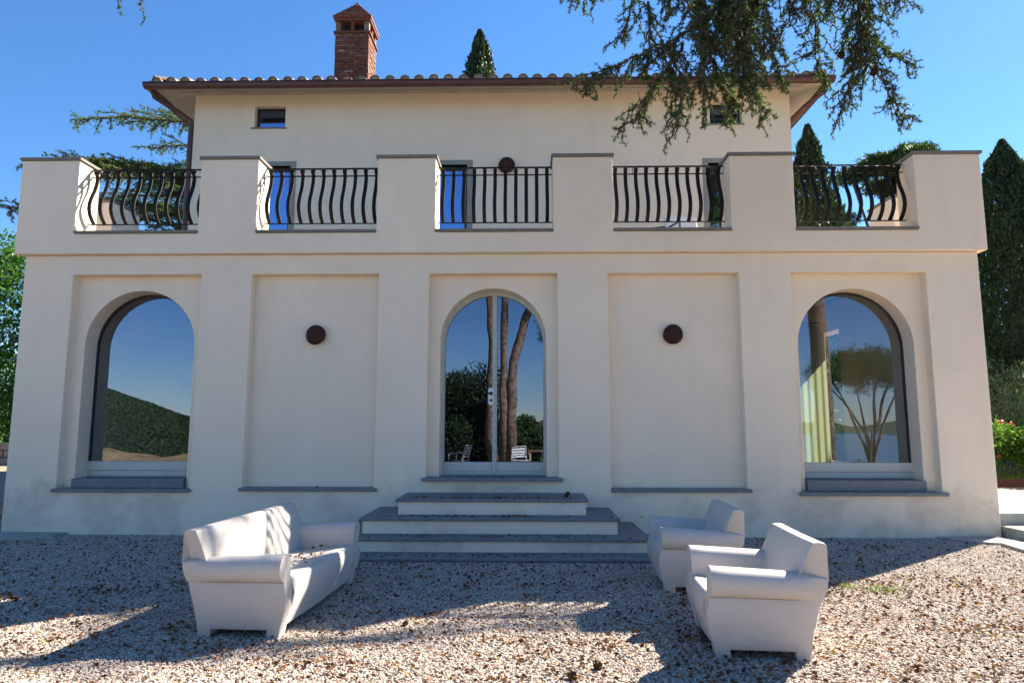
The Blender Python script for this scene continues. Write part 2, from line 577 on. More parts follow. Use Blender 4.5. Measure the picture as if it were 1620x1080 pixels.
def scatter(name, verts, faces, dens, size, seed, target_objs, zoff=0.0):
    me = bpy.data.meshes.new(name)
    me.from_pydata(verts, [], faces); me.update()
    me.materials.append(M['gravel_bed'])
    o = bpy.data.objects.new(name, me); COL.objects.link(o)
    ng = bpy.data.node_groups.new(name, 'GeometryNodeTree')
    ng.interface.new_socket('Geometry', in_out='INPUT', socket_type='NodeSocketGeometry')
    ng.interface.new_socket('Geometry', in_out='OUTPUT', socket_type='NodeSocketGeometry')
    N = ng.nodes; L = ng.links
    gi = N.new('NodeGroupInput'); go = N.new('NodeGroupOutput')
    dp = N.new('GeometryNodeDistributePointsOnFaces')
    dp.inputs['Density'].default_value = dens
    dp.inputs['Seed'].default_value = seed
    L.new(gi.outputs[0], dp.inputs['Mesh'])
    gg = N.new('GeometryNodeJoinGeometry')
    g2i = N.new('GeometryNodeGeometryToInstance')
    for t in reversed(target_objs):
        oi = N.new('GeometryNodeObjectInfo'); oi.inputs['Object'].default_value = t
        oi.transform_space = 'ORIGINAL'
        gti = N.new('GeometryNodeGeometryToInstance')
        L.new(oi.outputs['Geometry'], gti.inputs[0])
        L.new(gti.outputs[0], gg.inputs[0])
    ip = N.new('GeometryNodeInstanceOnPoints')
    ip.inputs['Pick Instance'].default_value = True
    L.new(dp.outputs['Points'], ip.inputs['Points'])
    L.new(gg.outputs[0], ip.inputs['Instance'])
    ri = N.new('FunctionNodeRandomValue'); ri.data_type = 'INT'
    ri.inputs[4].default_value = 0; ri.inputs[5].default_value = len(target_objs) - 1
    L.new(ri.outputs[2], ip.inputs['Instance Index'])
    rr = N.new('FunctionNodeRandomValue'); rr.data_type = 'FLOAT_VECTOR'
    rr.inputs[0].default_value = (-0.5, -0.5, 0); rr.inputs[1].default_value = (0.5, 0.5, 6.283)
    L.new(rr.outputs[0], ip.inputs['Rotation'])
    rs = N.new('FunctionNodeRandomValue'); rs.data_type = 'FLOAT'
    rs.inputs[2].default_value = size * 0.5; rs.inputs[3].default_value = size * 1.35
    rs.inputs['Seed'].default_value = 5
    L.new(rs.outputs[1], ip.inputs['Scale'])
    L.new(ip.outputs[0], go.inputs[0])
    mod = o.modifiers.new('scatter', 'NODES'); mod.node_group = ng
    o.location.z = zoff
    return o
g1 = scatter('gravel', [(-9.0, 6.6, 0), (-4.6, 3.2, 0), (5.2, 3.2, 0), (9.2, 6.6, 0), (8.2, 9.47, 0), (-8.6, 9.47, 0)], [(0, 1, 2, 3, 4, 5)], 4900, 0.0118, 3, peb_objs, 0.004)
tag(g1, 'loose pale beige gravel of small stones covering the yard', 'gravel', kind='stuff')
for o in peb_objs:
    o.name = 'stone'; o.parent = g1; tag(o, kind='stuff')

# ------------------------------------------------------------------ the villa
YW = 9.49          # front face of the ground floor wall
YP = 9.64          # recessed panels
YG = 9.95          # glass
YH = 14.0          # upper house wall
XL, XR = -7.32, 6.41
villa = empty('villa', (-0.45, YW, 0), 0, 'cream plastered two storey villa with balustraded roof terrace and tiled roof', 'villa')
bpy.context.view_layer.update()
VI = villa.matrix_world.inverted()
def vp(o):
    """hang a world-space part on the villa"""
    o.parent = villa; o.matrix_parent_inverse = VI
    return o

rec = [(-6.59, -4.71, 0.60), (-3.965, -2.125, 0.62), (-1.395, 0.445, 0.76), (1.17, 3.03, 0.62), (3.76, 5.66, 0.58)]
ZT = 3.68
xs = [XL] + [v for r in rec for v in r[:2]] + [XR]
zs = sorted({-0.2, 0.58, 0.60, 0.62, 0.76, ZT, 3.97})
def solid(x, z):
    for a, b, z0 in rec:
        if a < x < b and z0 < z < ZT: return False
    return True
fw = grid_wall(xs, zs, solid, YW, YP + .02).build('facade_wall', 'plaster', weld=True, bevel=0.014, seg=3)
vp(fw)
# the soft upper band that carries the terrace parapet
def arch_panel(x0, x1, z0, zt, xl, xr, zb, name='recess_panel'):
    """panel with round arched opening between xl..xr, bottom zb"""
    mb = MB()
    cx, r = (xl + xr) / 2, (xr - xl) / 2
    zs_ = zt_arch - r
    n = 36
    arc = [(cx - r * math.cos(PI * k / n), zs_ + r * math.sin(PI * k / n)) for k in range(n + 1)]
    y, yb = YP, YG - 0.03
    q = lambda a, b, c, d: mb.add([(a[0], y, a[1]), (b[0], y, b[1]), (c[0], y, c[1]), (d[0], y, d[1])], [(0, 1, 2, 3)])
    q((x0, z0), (xl, z0), (xl, zs_), (x0, zs_)); q((xr, z0), (x1, z0), (x1, zs_), (xr, zs_))
    q((x0, zs_), (xl, zs_), (xl, zt), (x0, zt)); q((xr, zs_), (x1, zs_), (x1, zt), (xr, zt))
    for k in range(n):
        a, b = arc[k], arc[k + 1]
        q(a, b, (b[0], zt), (a[0], zt))
    loop = [(xl, z0)] + arc + [(xr, z0)]
    for k in range(len(loop) - 1):
        a, b = loop[k], loop[k + 1]
        if abs(a[0]-b[0]) + abs(a[1]-b[1]) < 1e-5: continue
        mb.add([(a[0], y, a[1]), (b[0], y, b[1]), (b[0], yb, b[1]), (a[0], yb, a[1])], [(3, 2, 1, 0)])
    bm = bmesh.new()
    vv = [bm.verts.new(v) for v in mb.v]
    for f in mb.f: bm.faces.new([vv[i] for i in f])
    bmesh.ops.remove_doubles(bm, verts=bm.verts, dist=0.0005)
    bmesh.ops.recalc_face_normals(bm, faces=bm.faces)
    es = [e for e in bm.edges if len(e.link_faces) == 2 and e.calc_face_angle(0) > R(50)]
    bmesh.ops.bevel(bm, geom=es, offset=0.012, segments=2, affect='EDGES', profile=0.5)
    me = bpy.data.meshes.new(name); bm.to_mesh(me); bm.free()
    vp(link_mesh(name, me, 'plaster'))

def arch_outline(xl, xr, zb, ztop, n=36):
    cx, r = (xl + xr) / 2, (xr - xl) / 2
    return [(xl, zb)] + [(cx - r * math.cos(PI * k / n), ztop - r + r * math.sin(PI * k / n)) for k in range(n + 1)] + [(xr, zb)]

def ring_frame(name, mat, outer, inner, y0, y1, parent):
    mb = MB(); n = len(outer)
    vs = [(x, y0, z) for x, z in outer] + [(x, y0, z) for x, z in inner] + [(x, y1, z) for x, z in outer] + [(x, y1, z) for x, z in inner]
    fs = []
    for k in range(n - 1):
        fs += [(k, k + 1, n + k + 1, n + k), (n + k, n + k + 1, 3 * n + k + 1, 3 * n + k), (2 * n + k, 3 * n + k, 3 * n + k + 1, 2 * n + k + 1), (k, 2 * n + k, 2 * n + k + 1, k + 1)]
    fs += [(0, n, 3 * n, 2 * n), (n - 1, 3 * n - 1, 4 * n - 1, 2 * n - 1)]
    return pydata(name, vs, fs, mat, parent, weld=True)

OPEN = {0: (-6.44, -4.83, 3.47), 2: (-1.235, 0.285, 3.49), 4: (3.88, 5.51, 3.47)}
for i, (a, b, z0) in enumerate(rec):
    if i in OPEN:
        xl, xr, zt_arch = OPEN[i]
        arch_panel(a, b, z0, ZT, xl, xr, z0)
    else:
        vp(box('recess_panel', 'plaster', a - .02, b + .02, YP - 0.004, YP + 0.2, z0 - .02, ZT + .02))
        vp(box('sill_stone', 'grey_stone', a - 0.03 if i == 1 else a, b + 0.05, YW - 0.05, YP, z0 - 0.012, z0 + 0.035, bevel=0.005))

def arched_window(i, name='arched_window'):
    xl, xr, zt = OPEN[i]
    w = vp(empty(name))
    zb = 0.99
    e = 0.012
    out = arch_outline(xl - 0.03, xr + 0.03, zb, zt + 0.02)
    inn = arch_outline(xl + e, xr - e, zb, zt - e - .02)
    ring_frame('frame', 'dark_frame', out, inn, YG - 0.03, YG + 0.03, w)
    pts = arch_outline(xl + e - .008, xr - e + .008, zb, zt - e + .006 - .02)
    pydata('pane', [(x, YG, z) for x, z in pts], [tuple(range(len(pts)))], 'window_glass', w)
    mb = MB().box(xl - .01, xr + .01, YG - 0.05, YG + 0.05, 0.86, zb).box(xl - .01, xr + .01, YG - 0.035, YG + 0.05, 0.77, 0.857)
    mb.build('bottom_rail', 'window_frame', w, bevel=0.004)
    return w
arched_window(0); arched_window(4)
for i, s0 in ((0, 0.62), (4, 0.62)):
    xl, xr, _ = OPEN[i]
    a, b, z0 = rec[i]
    vp(box('sill_stone', 'grey_stone', a - 0.03, b + (0.03 if i == 0 else 0.06), YW - 0.06, YP + 0.3, z0 - 0.012, z0 + 0.035, bevel=0.006))
    vp(box('upper_sill_stone', 'grey_stone', xl + .003, xr - .003, YP - 0.07, YG - .02, z0 + 0.036, 0.765, bevel=0.008))

# double door in the middle bay
xl, xr, zt = OPEN[2]
door = vp(empty('french_door'))
ring_frame('frame', 'window_frame', arch_outline(xl - .02, xr + .02, 0.80, zt + .02), arch_outline(xl + .035, xr - .035, 0.80, zt - .055), YG - 0.05, YG + 0.05, door)
mid = (xl + xr) / 2 + 0.01
pts = arch_outline(xl + .02, xr - .02, 1.0, zt - .045)
half_l = [p for p in pts if p[0] <= mid - 0.004] + [(mid - .004, zt - .045), (mid - .004, 1.0)]
half_r = [(mid + .004, 1.0), (mid + .004, zt - .045)] + [p for p in pts if p[0] >= mid + 0.004]
for h in (half_l, half_r):
    pydata('pane', [(x, YG, z) for x, z in h], [tuple(range(len(h)))], 'window_glass', door)
for a, b in ((xl + .035, mid - .004), (mid + .004, xr - .035)):
    MB().box(a, b, YG - .04, YG + .03, 0.803, 0.99).box(a + .06, b - .04, YG - .048, YG - .03, 0.86, 0.955).build('bottom_panel', 'window_frame', door, bevel=0.004)
MB().box(mid - .033, mid - .001, YG - .055, YG + .03, 0.83, zt - .05).box(mid + .001, mid + .033, YG - .055, YG + .03, 0.83, zt - .05).box(mid - .012, mid + .012, YG - .07, YG - .05, 0.83, zt - .05).build('meeting_stile', 'window_frame', door, bevel=0.003)
n = 24
pl_ = [(mid - .055 + .042 * math.cos(2 * PI * k / n), 1.92 + .042 * math.sin(2 * PI * k / n) + (0.10 if math.sin(2 * PI * k / n) >= 0 else -0.07)) for k in range(n)]
mb = MB()
mb.add([(x, YG - .062, z) for x, z in pl_] + [(x, YG - .04, z) for x, z in pl_], [tuple(range(n))[::-1], tuple(range(n, 2 * n))] + [(k, (k + 1) % n, n + (k + 1) % n, n + k) for k in range(n)])
hp = mb.build('handle_plate', 'white_metal', door)
MB().tube([(mid - .05, YG - .06, 1.98), (mid - .05, YG - .11, 1.98), (mid - .06, YG - .115, 1.98), (mid - .17, YG - .115, 1.975)], .011, 8).tube([(mid - .05, YG - .058, 1.98), (mid - .05, YG - .072, 1.98)], .024, 12).tube([(mid - .05, YG - .058, 1.88), (mid - .05, YG - .075, 1.88)], .02, 12).build('handle', 'black_plastic', hp, smooth=False)
vp(box('door_sill', 'grey_stone', -1.44, 0.50, YW - 0.12, YG - 0.03, 0.752, 0.80, bevel=0.008))

# side and rear walls, terrace slab
vp(box('side_wall', 'plaster', XL, XL + 0.3, YP, 22, -0.2, 3.97))
vp(grid_wall([0], [0], lambda x, z: True, 0, 1).build('x', None)) if False else None
wr = MB()
wr.box(XR - 0.3, XR, YP, 13.2, -0.2, 3.97).box(XR - 0.3, XR, 14.5, 22, -0.2, 3.97).box(XR - 0.3, XR, 13.2, 14.5, 3.4, 3.97).box(XR - 0.3, XR, 13.2, 14.5, -0.2, 0.8)
vp(wr.build('side_wall', 'plaster'))
vp(box('rear_wall', 'plaster', XL + .3, XR - .3, 21.7, 22, -0.2, 3.97))
vp(box('terrace_slab', 'terrace_floor', XL + .02, XR - .02, YP, 22, 3.972, 4.15))
# wall behind the facade closing the rooms above and beside openings
bw = MB()
for a, b in ((XL + .3, -6.55), (-4.75, -1.4), (0.45, 3.8), (5.62, XR - .3)):
    bw.box(a, b, YP + .2, YG + .1, -0.2, 3.97)
for a, b in ((-6.55, -4.75), (-1.4, 0.45), (3.8, 5.62)):
    bw.box(a, b, YP + .35, YG + .1, -0.2, 0.60)
    bw.box(a, b, YG - .02, YG + .1, 3.56, 3.97)
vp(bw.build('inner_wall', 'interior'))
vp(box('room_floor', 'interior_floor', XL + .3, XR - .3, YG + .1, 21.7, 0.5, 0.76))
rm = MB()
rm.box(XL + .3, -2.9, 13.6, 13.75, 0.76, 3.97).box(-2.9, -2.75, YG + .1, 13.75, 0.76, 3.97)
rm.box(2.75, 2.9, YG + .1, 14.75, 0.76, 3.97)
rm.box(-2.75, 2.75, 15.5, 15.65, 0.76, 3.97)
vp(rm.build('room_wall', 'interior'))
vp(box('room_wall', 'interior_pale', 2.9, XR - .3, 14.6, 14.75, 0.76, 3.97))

# ---- terrace parapet: low wall, piers with cap stones, sills, railings
PF, PB = 9.40, 9.88
PX0, PX1 = -7.43, 6.50
piers = [(-7.43, -6.57), (-4.76, -3.91), (-2.16, -1.31), (0.39, 1.25), (2.93, 3.84), (5.56, 6.50)]
xs = [PX0] + [v for p in piers for v in p][1:-1] + [PX1]
def psolid(x, z):
    return z < 4.27 or any(a < x < b for a, b in piers)
pw = grid_wall(xs, [3.972, 4.27, 5.38], psolid, PF, PB).build('terrace_parapet', 'plaster', weld=True, bevel=0.012, seg=3)
vp(pw)
for k, (a, b) in enumerate(piers):
    vp(box('cap_stone', 'cap_stone', a - 0.025, b + 0.025, PF - 0.025, PB + 0.02, 5.382, 5.425, bevel=0.005))
for k in range(5):
    a, b = piers[k][1], piers[k + 1][0]
    vp(box('parapet_sill', 'cap_stone', a + .003, b - .003, PF - 0.03, PB + .02, 4.272, 4.31, bevel=0.005))
for sx in (-1, 1):     # side parapets running back to the house
    x0, x1 = (PX0, PX0 + .46) if sx < 0 else (PX1 - .46, PX1)
    vp(box('side_parapet', 'plaster', x0, x1, PB, 14.2, 3.972, 4.27))
    vp(box('parapet_sill', 'cap_stone', x0, x1, PB + .022, 10.85, 4.272, 4.31, bevel=.004))
    vp(box('parapet_pier', 'plaster', x0 + .02, x1 - .02, 10.9, 11.7, 4.272, 5.26, bevel=.012))
    vp(box('cap_stone', 'cap_stone', x0, x1, 10.88, 11.72, 5.262, 5.30, bevel=.004))

def baluster_mesh():
    pts = []
    # scroll at the top, belly towards the street at the bottom
    for k in range(9):
        a = PI * 1.55 - PI * 1.55 * k / 8
        pts.append((0, -0.028 - 0.026 * math.cos(a) + 0.0, 5.285 + 0.028 * math.sin(a)))
    prof = [(5.24, 0.0), (5.18, 0.0), (5.10, -0.012), (5.0, -0.045), (4.92, -0.085), (4.84, -0.12), (4.76, -0.14), (4.69, -0.14), (4.62, -0.115), (4.56, -0.07), (4.52, -0.025), (4.495, 0.0)]
    pts += [(0, y, z) for z, y in prof]
    mb = MB().tube(pts, 0, flat=(0.026, 0.009))
    me = bpy.data.meshes.new('baluster')
    me.from_pydata(mb.v, [], mb.f); me.update(); me.materials.append(M['iron'])
    return me
BAL = baluster_mesh()
def railing(x0, x1, n=11):
    r = vp(empty('railing', (0, 0, 0)))
    L = x1 - x0
    sp = L / n
    y = 9.70
    MB().box(x0 + .004, x1 - .004, y - .021, y + .021, 5.335, 5.347).build('top_rail', 'iron', r)
    MB().box(x0 + .004, x1 - .004, y - .015, y + .015, 5.222, 5.232).build('second_rail', 'iron', r)
    MB().box(x0 + .004, x1 - .004, y - .015, y + .015, 4.488, 4.498).build('bottom_rail', 'iron', r)
    for t in (0.2, 0.78):
        MB().box(x0 + L * t - .004, x0 + L * t + .004, y - .005, y + .005, 5.232, 5.335).build('spacer', 'iron', r)
    for k in range(n):
        o = bpy.data.objects.new('baluster', BAL); COL.objects.link(o)
        o.parent = r; o.location = (x0 + sp * (k + 0.5), y, 0)
    return r
for k in range(5):
    railing(piers[k][1], piers[k + 1][0])
for sx, X in ((-1, PX0 + .23), (1, PX1 - .23)):   # side railings
    r = vp(empty('railing', (X, 0, 0), -PI / 2 * -sx))
    bpy.context.view_layer.update()
    r.matrix_parent_inverse = VI
    s = -sx
    def sy(y): return y
    MB().box(PB * 1.0 if s > 0 else -10.9, 10.9 if s > 0 else -PB, -.021, .021, 5.335, 5.347).build('top_rail', 'iron', r)
    MB().box(PB * 1.0 if s > 0 else -10.9, 10.9 if s > 0 else -PB, -.015, .015, 4.488, 4.498).build('bottom_rail', 'iron', r)
    for k in range(6):
        o = bpy.data.objects.new('baluster', BAL); COL.objects.link(o)
        o.parent = r; yy = PB + .09 + .168 * k
        o.location = (yy if s > 0 else -yy, 0, 0)
        if s > 0: o.rotation_euler.z = PI
        o.rotation_euler.z = PI if s > 0 else PI
    # belly outwards
    for c in r.children: pass

# ---- upper storey
wins = [(-5.97, -5.29, 8.00, 8.50), (3.99, 4.68, 8.00, 8.50), (-6.22, -5.12, 4.15, 7.12), (-2.36, -1.27, 4.15, 7.12), (3.91, 4.99, 4.15, 7.12)]
HX0, HX1 = -7.31, 5.72
xs = sorted({HX0, HX1, *[w[0] for w in wins], *[w[1] for w in wins]})
zs = sorted({4.15, 7.12, 8.00, 8.50, 8.86})
def hsolid(x, z): return not any(a < x < b and c < z < d for a, b, c, d in wins)
vp(grid_wall(xs, zs, hsolid, YH, YH + .3).build('upper_wall', 'plaster_upper', weld=True, bevel=.008, seg=2))
vp(box('upper_side_wall', 'plaster_upper', HX0, HX0 + .3, YH + .3, 22, 4.15, 8.86))
vp(box('upper_side_wall', 'plaster_upper', HX1 - .3, HX1, YH + .3, 22, 4.15, 8.86))
vp(box('upper_rear_wall', 'plaster_upper', HX0 + .3, HX1 - .3, 21.7, 22, 4.15, 8.86))
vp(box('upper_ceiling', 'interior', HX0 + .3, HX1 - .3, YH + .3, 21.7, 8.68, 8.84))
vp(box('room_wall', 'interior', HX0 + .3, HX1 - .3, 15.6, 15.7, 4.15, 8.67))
for a, b, c, d in wins[:2]:
    w = vp(empty('small_window'))
    mb = MB()
    y0, y1 = YH + .14, YH + .2
    mb.box(a, a + .045, y0, y1, c, d).box(b - .02, b, y0, y1, c, d).box(a + .045, b - .02, y0, y1, d - .07, d).box(a + .045, b - .02, y0, y1, c, c + .03)
    mb.build('frame', 'dark_frame', w)
    MB().box(a + .04, b - .015, y0 + .03, y0 + .036, c + .02, d - .06).build('pane', 'blue_glass', w)
    MB().box(a - .06, b + .04, YH - .03, YH + .14, c - .03, c - .001).build('sill', 'cap_stone', w, bevel=.004)
for k, (a, b, c, d) in enumerate(wins[2:]):
    w = vp(empty('terrace_door'))
    y0 = YH + .10
    s = .12
    MB().box(a - s, a, YH - .012, YH + .1, c, d + .1).box(b, b + s, YH - .012, YH + .1, c, d + .1).box(a, b, YH - .012, YH + .1, d, d + .1).build('surround', 'surround', w)
    MB().box(a, a + .06, y0, y0 + .07, c, d).box(b - .06, b, y0, y0 + .07, c, d).box(a + .06, b - .06, y0, y0 + .07, d - .09, d).box(a + .06, b - .06, y0, y0 + .07, c, c + .1).build('frame', 'dark_frame', w)
    MB().box(a + .05, b - .05, y0 + .03, y0 + .036, c + .08, d - .08).build('pane', 'blue_glass' if k < 2 else 'window_glass', w)  # first two panes get the glass tinted with the reflected sky's blue

# ---- roof
roof = vp(empty('roof'))
EF, EX0, EX1, EB = 13.42, -7.93, 6.25, 22.6
ZE = 8.64
sl = 0.30
def roof_z(y): return ZE + (y - EF) * sl
MB().add([(EX0, EF, ZE), (EX1, EF, ZE), (HX1, YH, ZE + .165), (HX0, YH, ZE + .165)], [(0, 1, 2, 3)]).add(
    [(EX0, EF, ZE), (HX0, YH, ZE + .165), (HX0, 22, ZE + .165), (EX0, EB, ZE)], [(0, 1, 2, 3)]).add(
    [(EX1, EF, ZE), (EX1, EB, ZE), (HX1, 22, ZE + .165), (HX1, YH, ZE + .165)], [(0, 1, 2, 3)]).build('soffit', 'soffit', roof)
MB().box(EX0 + .06, EX1 - .06, EF + .38, EF + .5, ZE + .08, ZE + .135).build('cornice_strip', 'soffit', roof)
hx = (EX1 - EX0) / 2
my = (EF + EB) / 2
top = ZE + .06 + (my - EF) * sl
a_, b_ = EX0 + (my - EF), EX1 - (my - EF)
MB().add([(EX0, EF, ZE + .06), (EX1, EF, ZE + .06), (EX1, EB, ZE + .06), (EX0, EB, ZE + .06), (a_, my, top), (b_, my, top)],
         [(0, 1, 5, 4), (1, 2, 5), (2, 3, 4, 5), (3, 0, 4)]).build('roof_deck', 'roof_tile', roof)
# gutter: half round with rolled lip
def gutter_run(p0, p1, nm='gutter'):
    p0, p1 = Vector(p0), Vector(p1)
    d = (p1 - p0).normalized(); s = Vector((d.y, -d.x, 0))
    mb = MB(); n = 10
    prof = [(0.0, .075), (0.0, .0)] + [(-.065 * (1 - math.cos(PI * k / n)) , -.06 * math.sin(PI * k / n)) for k in range(1, n)] + [(-.13, .0), (-.13, .035), (-.142, .045), (-.15, .03)]
    prof = [(x * 1.17, z * 1.17) for x, z in prof]
    vs = []
    for p in (p0, p1):
        for u, w in prof: vs.append(p + s * (-u) + Vector((0, 0, w)))
    m = len(prof)
    mb.add(vs, [(k, k + 1, m + k + 1, m + k) for k in range(m - 1)])
    o = mb.build(nm, 'copper_paint', roof)
    so = o.modifiers.new('thick', 'SOLIDIFY'); so.thickness = .006
    return o
gz = ZE + .005
gutter_run((EX0 - .14, EF, gz), (EX1 + .14, EF, gz))
gutter_run((EX0, EB, gz), (EX0, EF - .14, gz))
gutter_run((EX1, EF - .14, gz), (EX1, EB, gz))
# down pipes with swan necks
for x0, xh, s in ((EX0 - .06, HX0 - .07, -1), (EX1 + .06, HX1 + .07, 1)):
    MB().tube([(x0, EF + .1, gz - .05), (x0, EF + .16, gz - .12), (x0 * .45 + xh * .55, EF + .5, gz - .30), (xh, YH + (0 if s < 0 else .7), gz - .48), (xh, YH + (.02 if s < 0 else .85), gz - .7), (xh, YH + (.02 if s < 0 else .85), 4.2)], .055, 12).build('downpipe', 'copper_paint', roof, smooth=False)
# coppi: one mesh, slightly tapered half barrel
def tile_mesh(pan=False):
    n = 8; L = .5
    vs = []
    for k in range(n + 1):
        a = PI * k / n
        for (y, r) in ((0, .107), (L, .09)):
            for rr in (r, r - .014):
                vs.append((rr * math.cos(a), y, rr * math.sin(a) * .82 * (-1 if pan else 1)))
    fs = []
    for k in range(n):
        i, j = 4 * k, 4 * (k + 1)
        fs += [(i, j, j + 2, i + 2), (i + 1, i + 3, j + 3, j + 1), (i, i + 1, j + 1, j), (i + 2, j + 2, j + 3, i + 3)]
    fs += [(0, 2, 3, 1), (4 * n, 4 * n + 1, 4 * n + 3, 4 * n + 2)]
    if not pan:
        b0 = len(vs)
        vs += [(.092 * math.cos(PI * k / n), .035, .092 * math.sin(PI * k / n) * .8) for k in range(n + 1)]
        fs.append(tuple(b0 + k for k in range(n + 1)))
    me = bpy.data.meshes.new('roof_tile'); me.from_pydata(vs, [], fs); me.update(); me.materials.append(M['roof_tile'])
    if not pan:
        me.materials.append(M['tile_mortar']); me.polygons[len(fs) - 1].material_index = 1
    return me
TC, TP = tile_mesh(), tile_mesh(True)
pitch = .312
cnt = int((EX1 - EX0) / pitch)
tilt = math.atan(sl)
for k in range(cnt + 1):
    x = EX0 + .10 + k * (EX1 - EX0 - .2) / cnt
    o = bpy.data.objects.new('roof_tile', TC); COL.objects.link(o); o.parent = roof
    o.location = (x + random.uniform(-.012, .012), EF - .06 + random.uniform(-.02, .02), ZE + .105 + random.uniform(-.006, .006)); o.rotation_euler = (tilt + random.uniform(-.03, .03), random.uniform(-.04, .04), random.uniform(-.04, .04))
    if k < cnt:
        o = bpy.data.objects.new('roof_tile', TP); COL.objects.link(o); o.parent = roof
        o.location = (x + .156, EF - .05, ZE + .135); o.rotation_euler = (tilt, 0, random.uniform(-.02, .02))
mb = MB()
tv = [tuple(v.co) for v in TC.vertices]; tf = [tuple(p.vertices) for p in TC.polygons]
def put(mb, tv, tf, mat4):
    mb.add([tuple(mat4 @ Vector(v)) for v in tv], tf)
rows = int((my - EF) / (.38)) + 1
for r_ in range(1, rows):
    y = EF - .06 + r_ * .38
    for k in range(cnt + 1):
        x = EX0 + .10 + k * (EX1 - EX0 - .2) / cnt
        if x < EX0 + (y - EF) or x > EX1 - (y - EF): continue
        put(mb, tv, tf, Matrix.Translation((x + random.uniform(-.01, .01), y, ZE + .105 + r_ * .38 * sl)) @ Matrix.Rotation(tilt, 4, 'X'))
tag(mb.build('upper_tiles', 'roof_tile', roof), kind='stuff')
for sx, cx in ((1, EX0), (-1, EX1)):    # hip tiles
    for k in range(10):
        p = Vector((cx + sx * (.02 + k * .27), EF - .02 + k * .27, ZE + .15 + k * .27 * sl))
        o = bpy.data.objects.new('hip_tile', TC); COL.objects.link(o); o.parent = roof
        o.location = p; o.rotation_euler = (math.atan(sl / 1.414) + .03, 0, -sx * PI / 4); o.scale = (1.1, 1, 1.15)

# ---- chimney
ch = vp(empty('chimney'))
CX0, CX1, CY0, CY1 = -4.88, -4.02, 16.1, 16.92
CZ0, CZT = 9.5, 11.49
box('core', 'mortar', CX0 + .02, CX1 - .02, CY0 + .02, CY1 - .02, 9.2, CZT - .01, ch)
def bmesh_brick(l):
    bm = bmesh.new(); bmesh.ops.create_cube(bm, size=1)
    bmesh.ops.scale(bm, vec=(l, .11, .058), verts=bm.verts)
    rr = random.Random(int(l * 1000))
    for v in bm.verts: v.co += Vector([rr.uniform(-.004, .004) for _ in range(3)])
    me = bpy.data.meshes.new('brick'); bm.to_mesh(me); bm.free(); me.materials.append(M['chimney_brick'])
    return me
BR, BH = bmesh_brick(.236), bmesh_brick(.112)
nc = int((CZT - CZ0) / .071)
nb = 0
for c in range(nc):
    z = CZ0 + .03 + c * .071
    for side in range(4):
        if side == 2: continue
        ln = (CX1 - CX0) if side in (0, 2) else (CY1 - CY0)
        if side == 3 and c < nc - 9: continue
        off = .0 if (c + side) % 2 else -.124
        p = off
        while p < ln - .05:
            a = max(p, 0); b = min(p + .236, ln)
            if b - a > .07:
                full = (b - a) > .2
                o = bpy.data.objects.new('brick', BR if full else BH); COL.objects.link(o); o.parent = ch
                m = (a + b) / 2
                pr = random.uniform(-.008, .008)
                if side == 0: o.location = (CX0 + m, CY0 + .05 + pr, z)
                elif side == 1: o.location = (CX1 - .05 + pr, CY0 + m, z); o.rotation_euler.z = PI / 2
                else: o.location = (CX0 + .05 + pr, CY0 + m, z); o.rotation_euler.z = PI / 2
                o.rotation_euler.x += random.uniform(-.02, .02)
                nb += 1
            p += .248
e = .045
box('ledge', 'chimney_brick', CX0 - e, CX1 + e, CY0 - e, CY1 + e, CZT, CZT + .05, ch, bevel=.006)
pz0, pz1 = CZT + .052, CZT + .335
for (a, b, c, d) in ((CX0, CX0 + .12, CY0, CY0 + .12), (CX1 - .13, CX1, CY0, CY0 + .12), (-4.49, -4.41, CY0, CY0 + .1), (CX0, CX0 + .12, CY1 - .12, CY1), (CX1 - .12, CX1, CY1 - .12, CY1), (CX1 - .1, CX1, 16.46, 16.55)):
    box('vent_post', 'chimney_brick', a, b, c, d, pz0, pz1, ch, bevel=.006)
box('flue', 'dark_frame', CX0 + .14, CX1 - .14, CY0 + .2, CY1 - .2, pz0, pz1 - .02, ch)
box('cap_slab', 'chimney_brick', CX0 - .035, CX1 + .045, CY0 - .04, CY1 + .05, pz1, pz1 + .07, ch, bevel=.006)
for k in range(8):   # stepped pyramid of tiles
    t = k / 8.0
    hx_, hy_ = .465 * (1 - t) + .03, .45 * (1 - t) + .03
    cx_, cy_ = (CX0 + CX1) / 2, (CY0 + CY1) / 2
    mb = MB()
    z = pz1 + .072 + k * .076
    mb.box(cx_ - hx_, cx_ + hx_, cy_ - hy_, cy_ + hy_, z, z + .072)
    mb.build('cap_tile', 'chimney_brick', ch, bevel=.006)
MB().box(-4.48, -4.42, 16.48, 16.54, pz1 + .68, pz1 + .76).build('finial', 'chimney_brick', ch)
box('flashing', 'white_metal', CX0 - .12, CX1 + .12, CY0 - .16, CY0 - .02, 9.45, 9.66, ch)

# ------------------------------------------------------------------ steps
steps = empty('entrance_steps', (-0.43, 9.49, 0), 0, 'four wide grey stone steps with white risers leading up to the arched door', 'steps')
bpy.context.view_layer.update()
SI = steps.matrix_world.inverted()
def stp(o): o.parent = steps; o.matrix_parent_inverse = SI; return o
st = [(-1.65, .78, 8.62, .594, .40), (-2.03, 1.13, 8.33, .40, .21), (-2.38, 1.45, 8.03, .21, .06), (-2.66, 1.75, 7.70, .05, -.03)]
for k, (a, b, yf, z1, z0) in enumerate(st):
    yb = YW - .004
    stp(box('tread', 'grey_stone', a, b, yf, yb, z1 - .035, z1, bevel=.009))
    if k < 3:
        stp(box('riser', 'plaster', a + .035, b - .035, yf + .04, yb - .004, z0 + .001 if k < 2 else .051, z1 - .036))

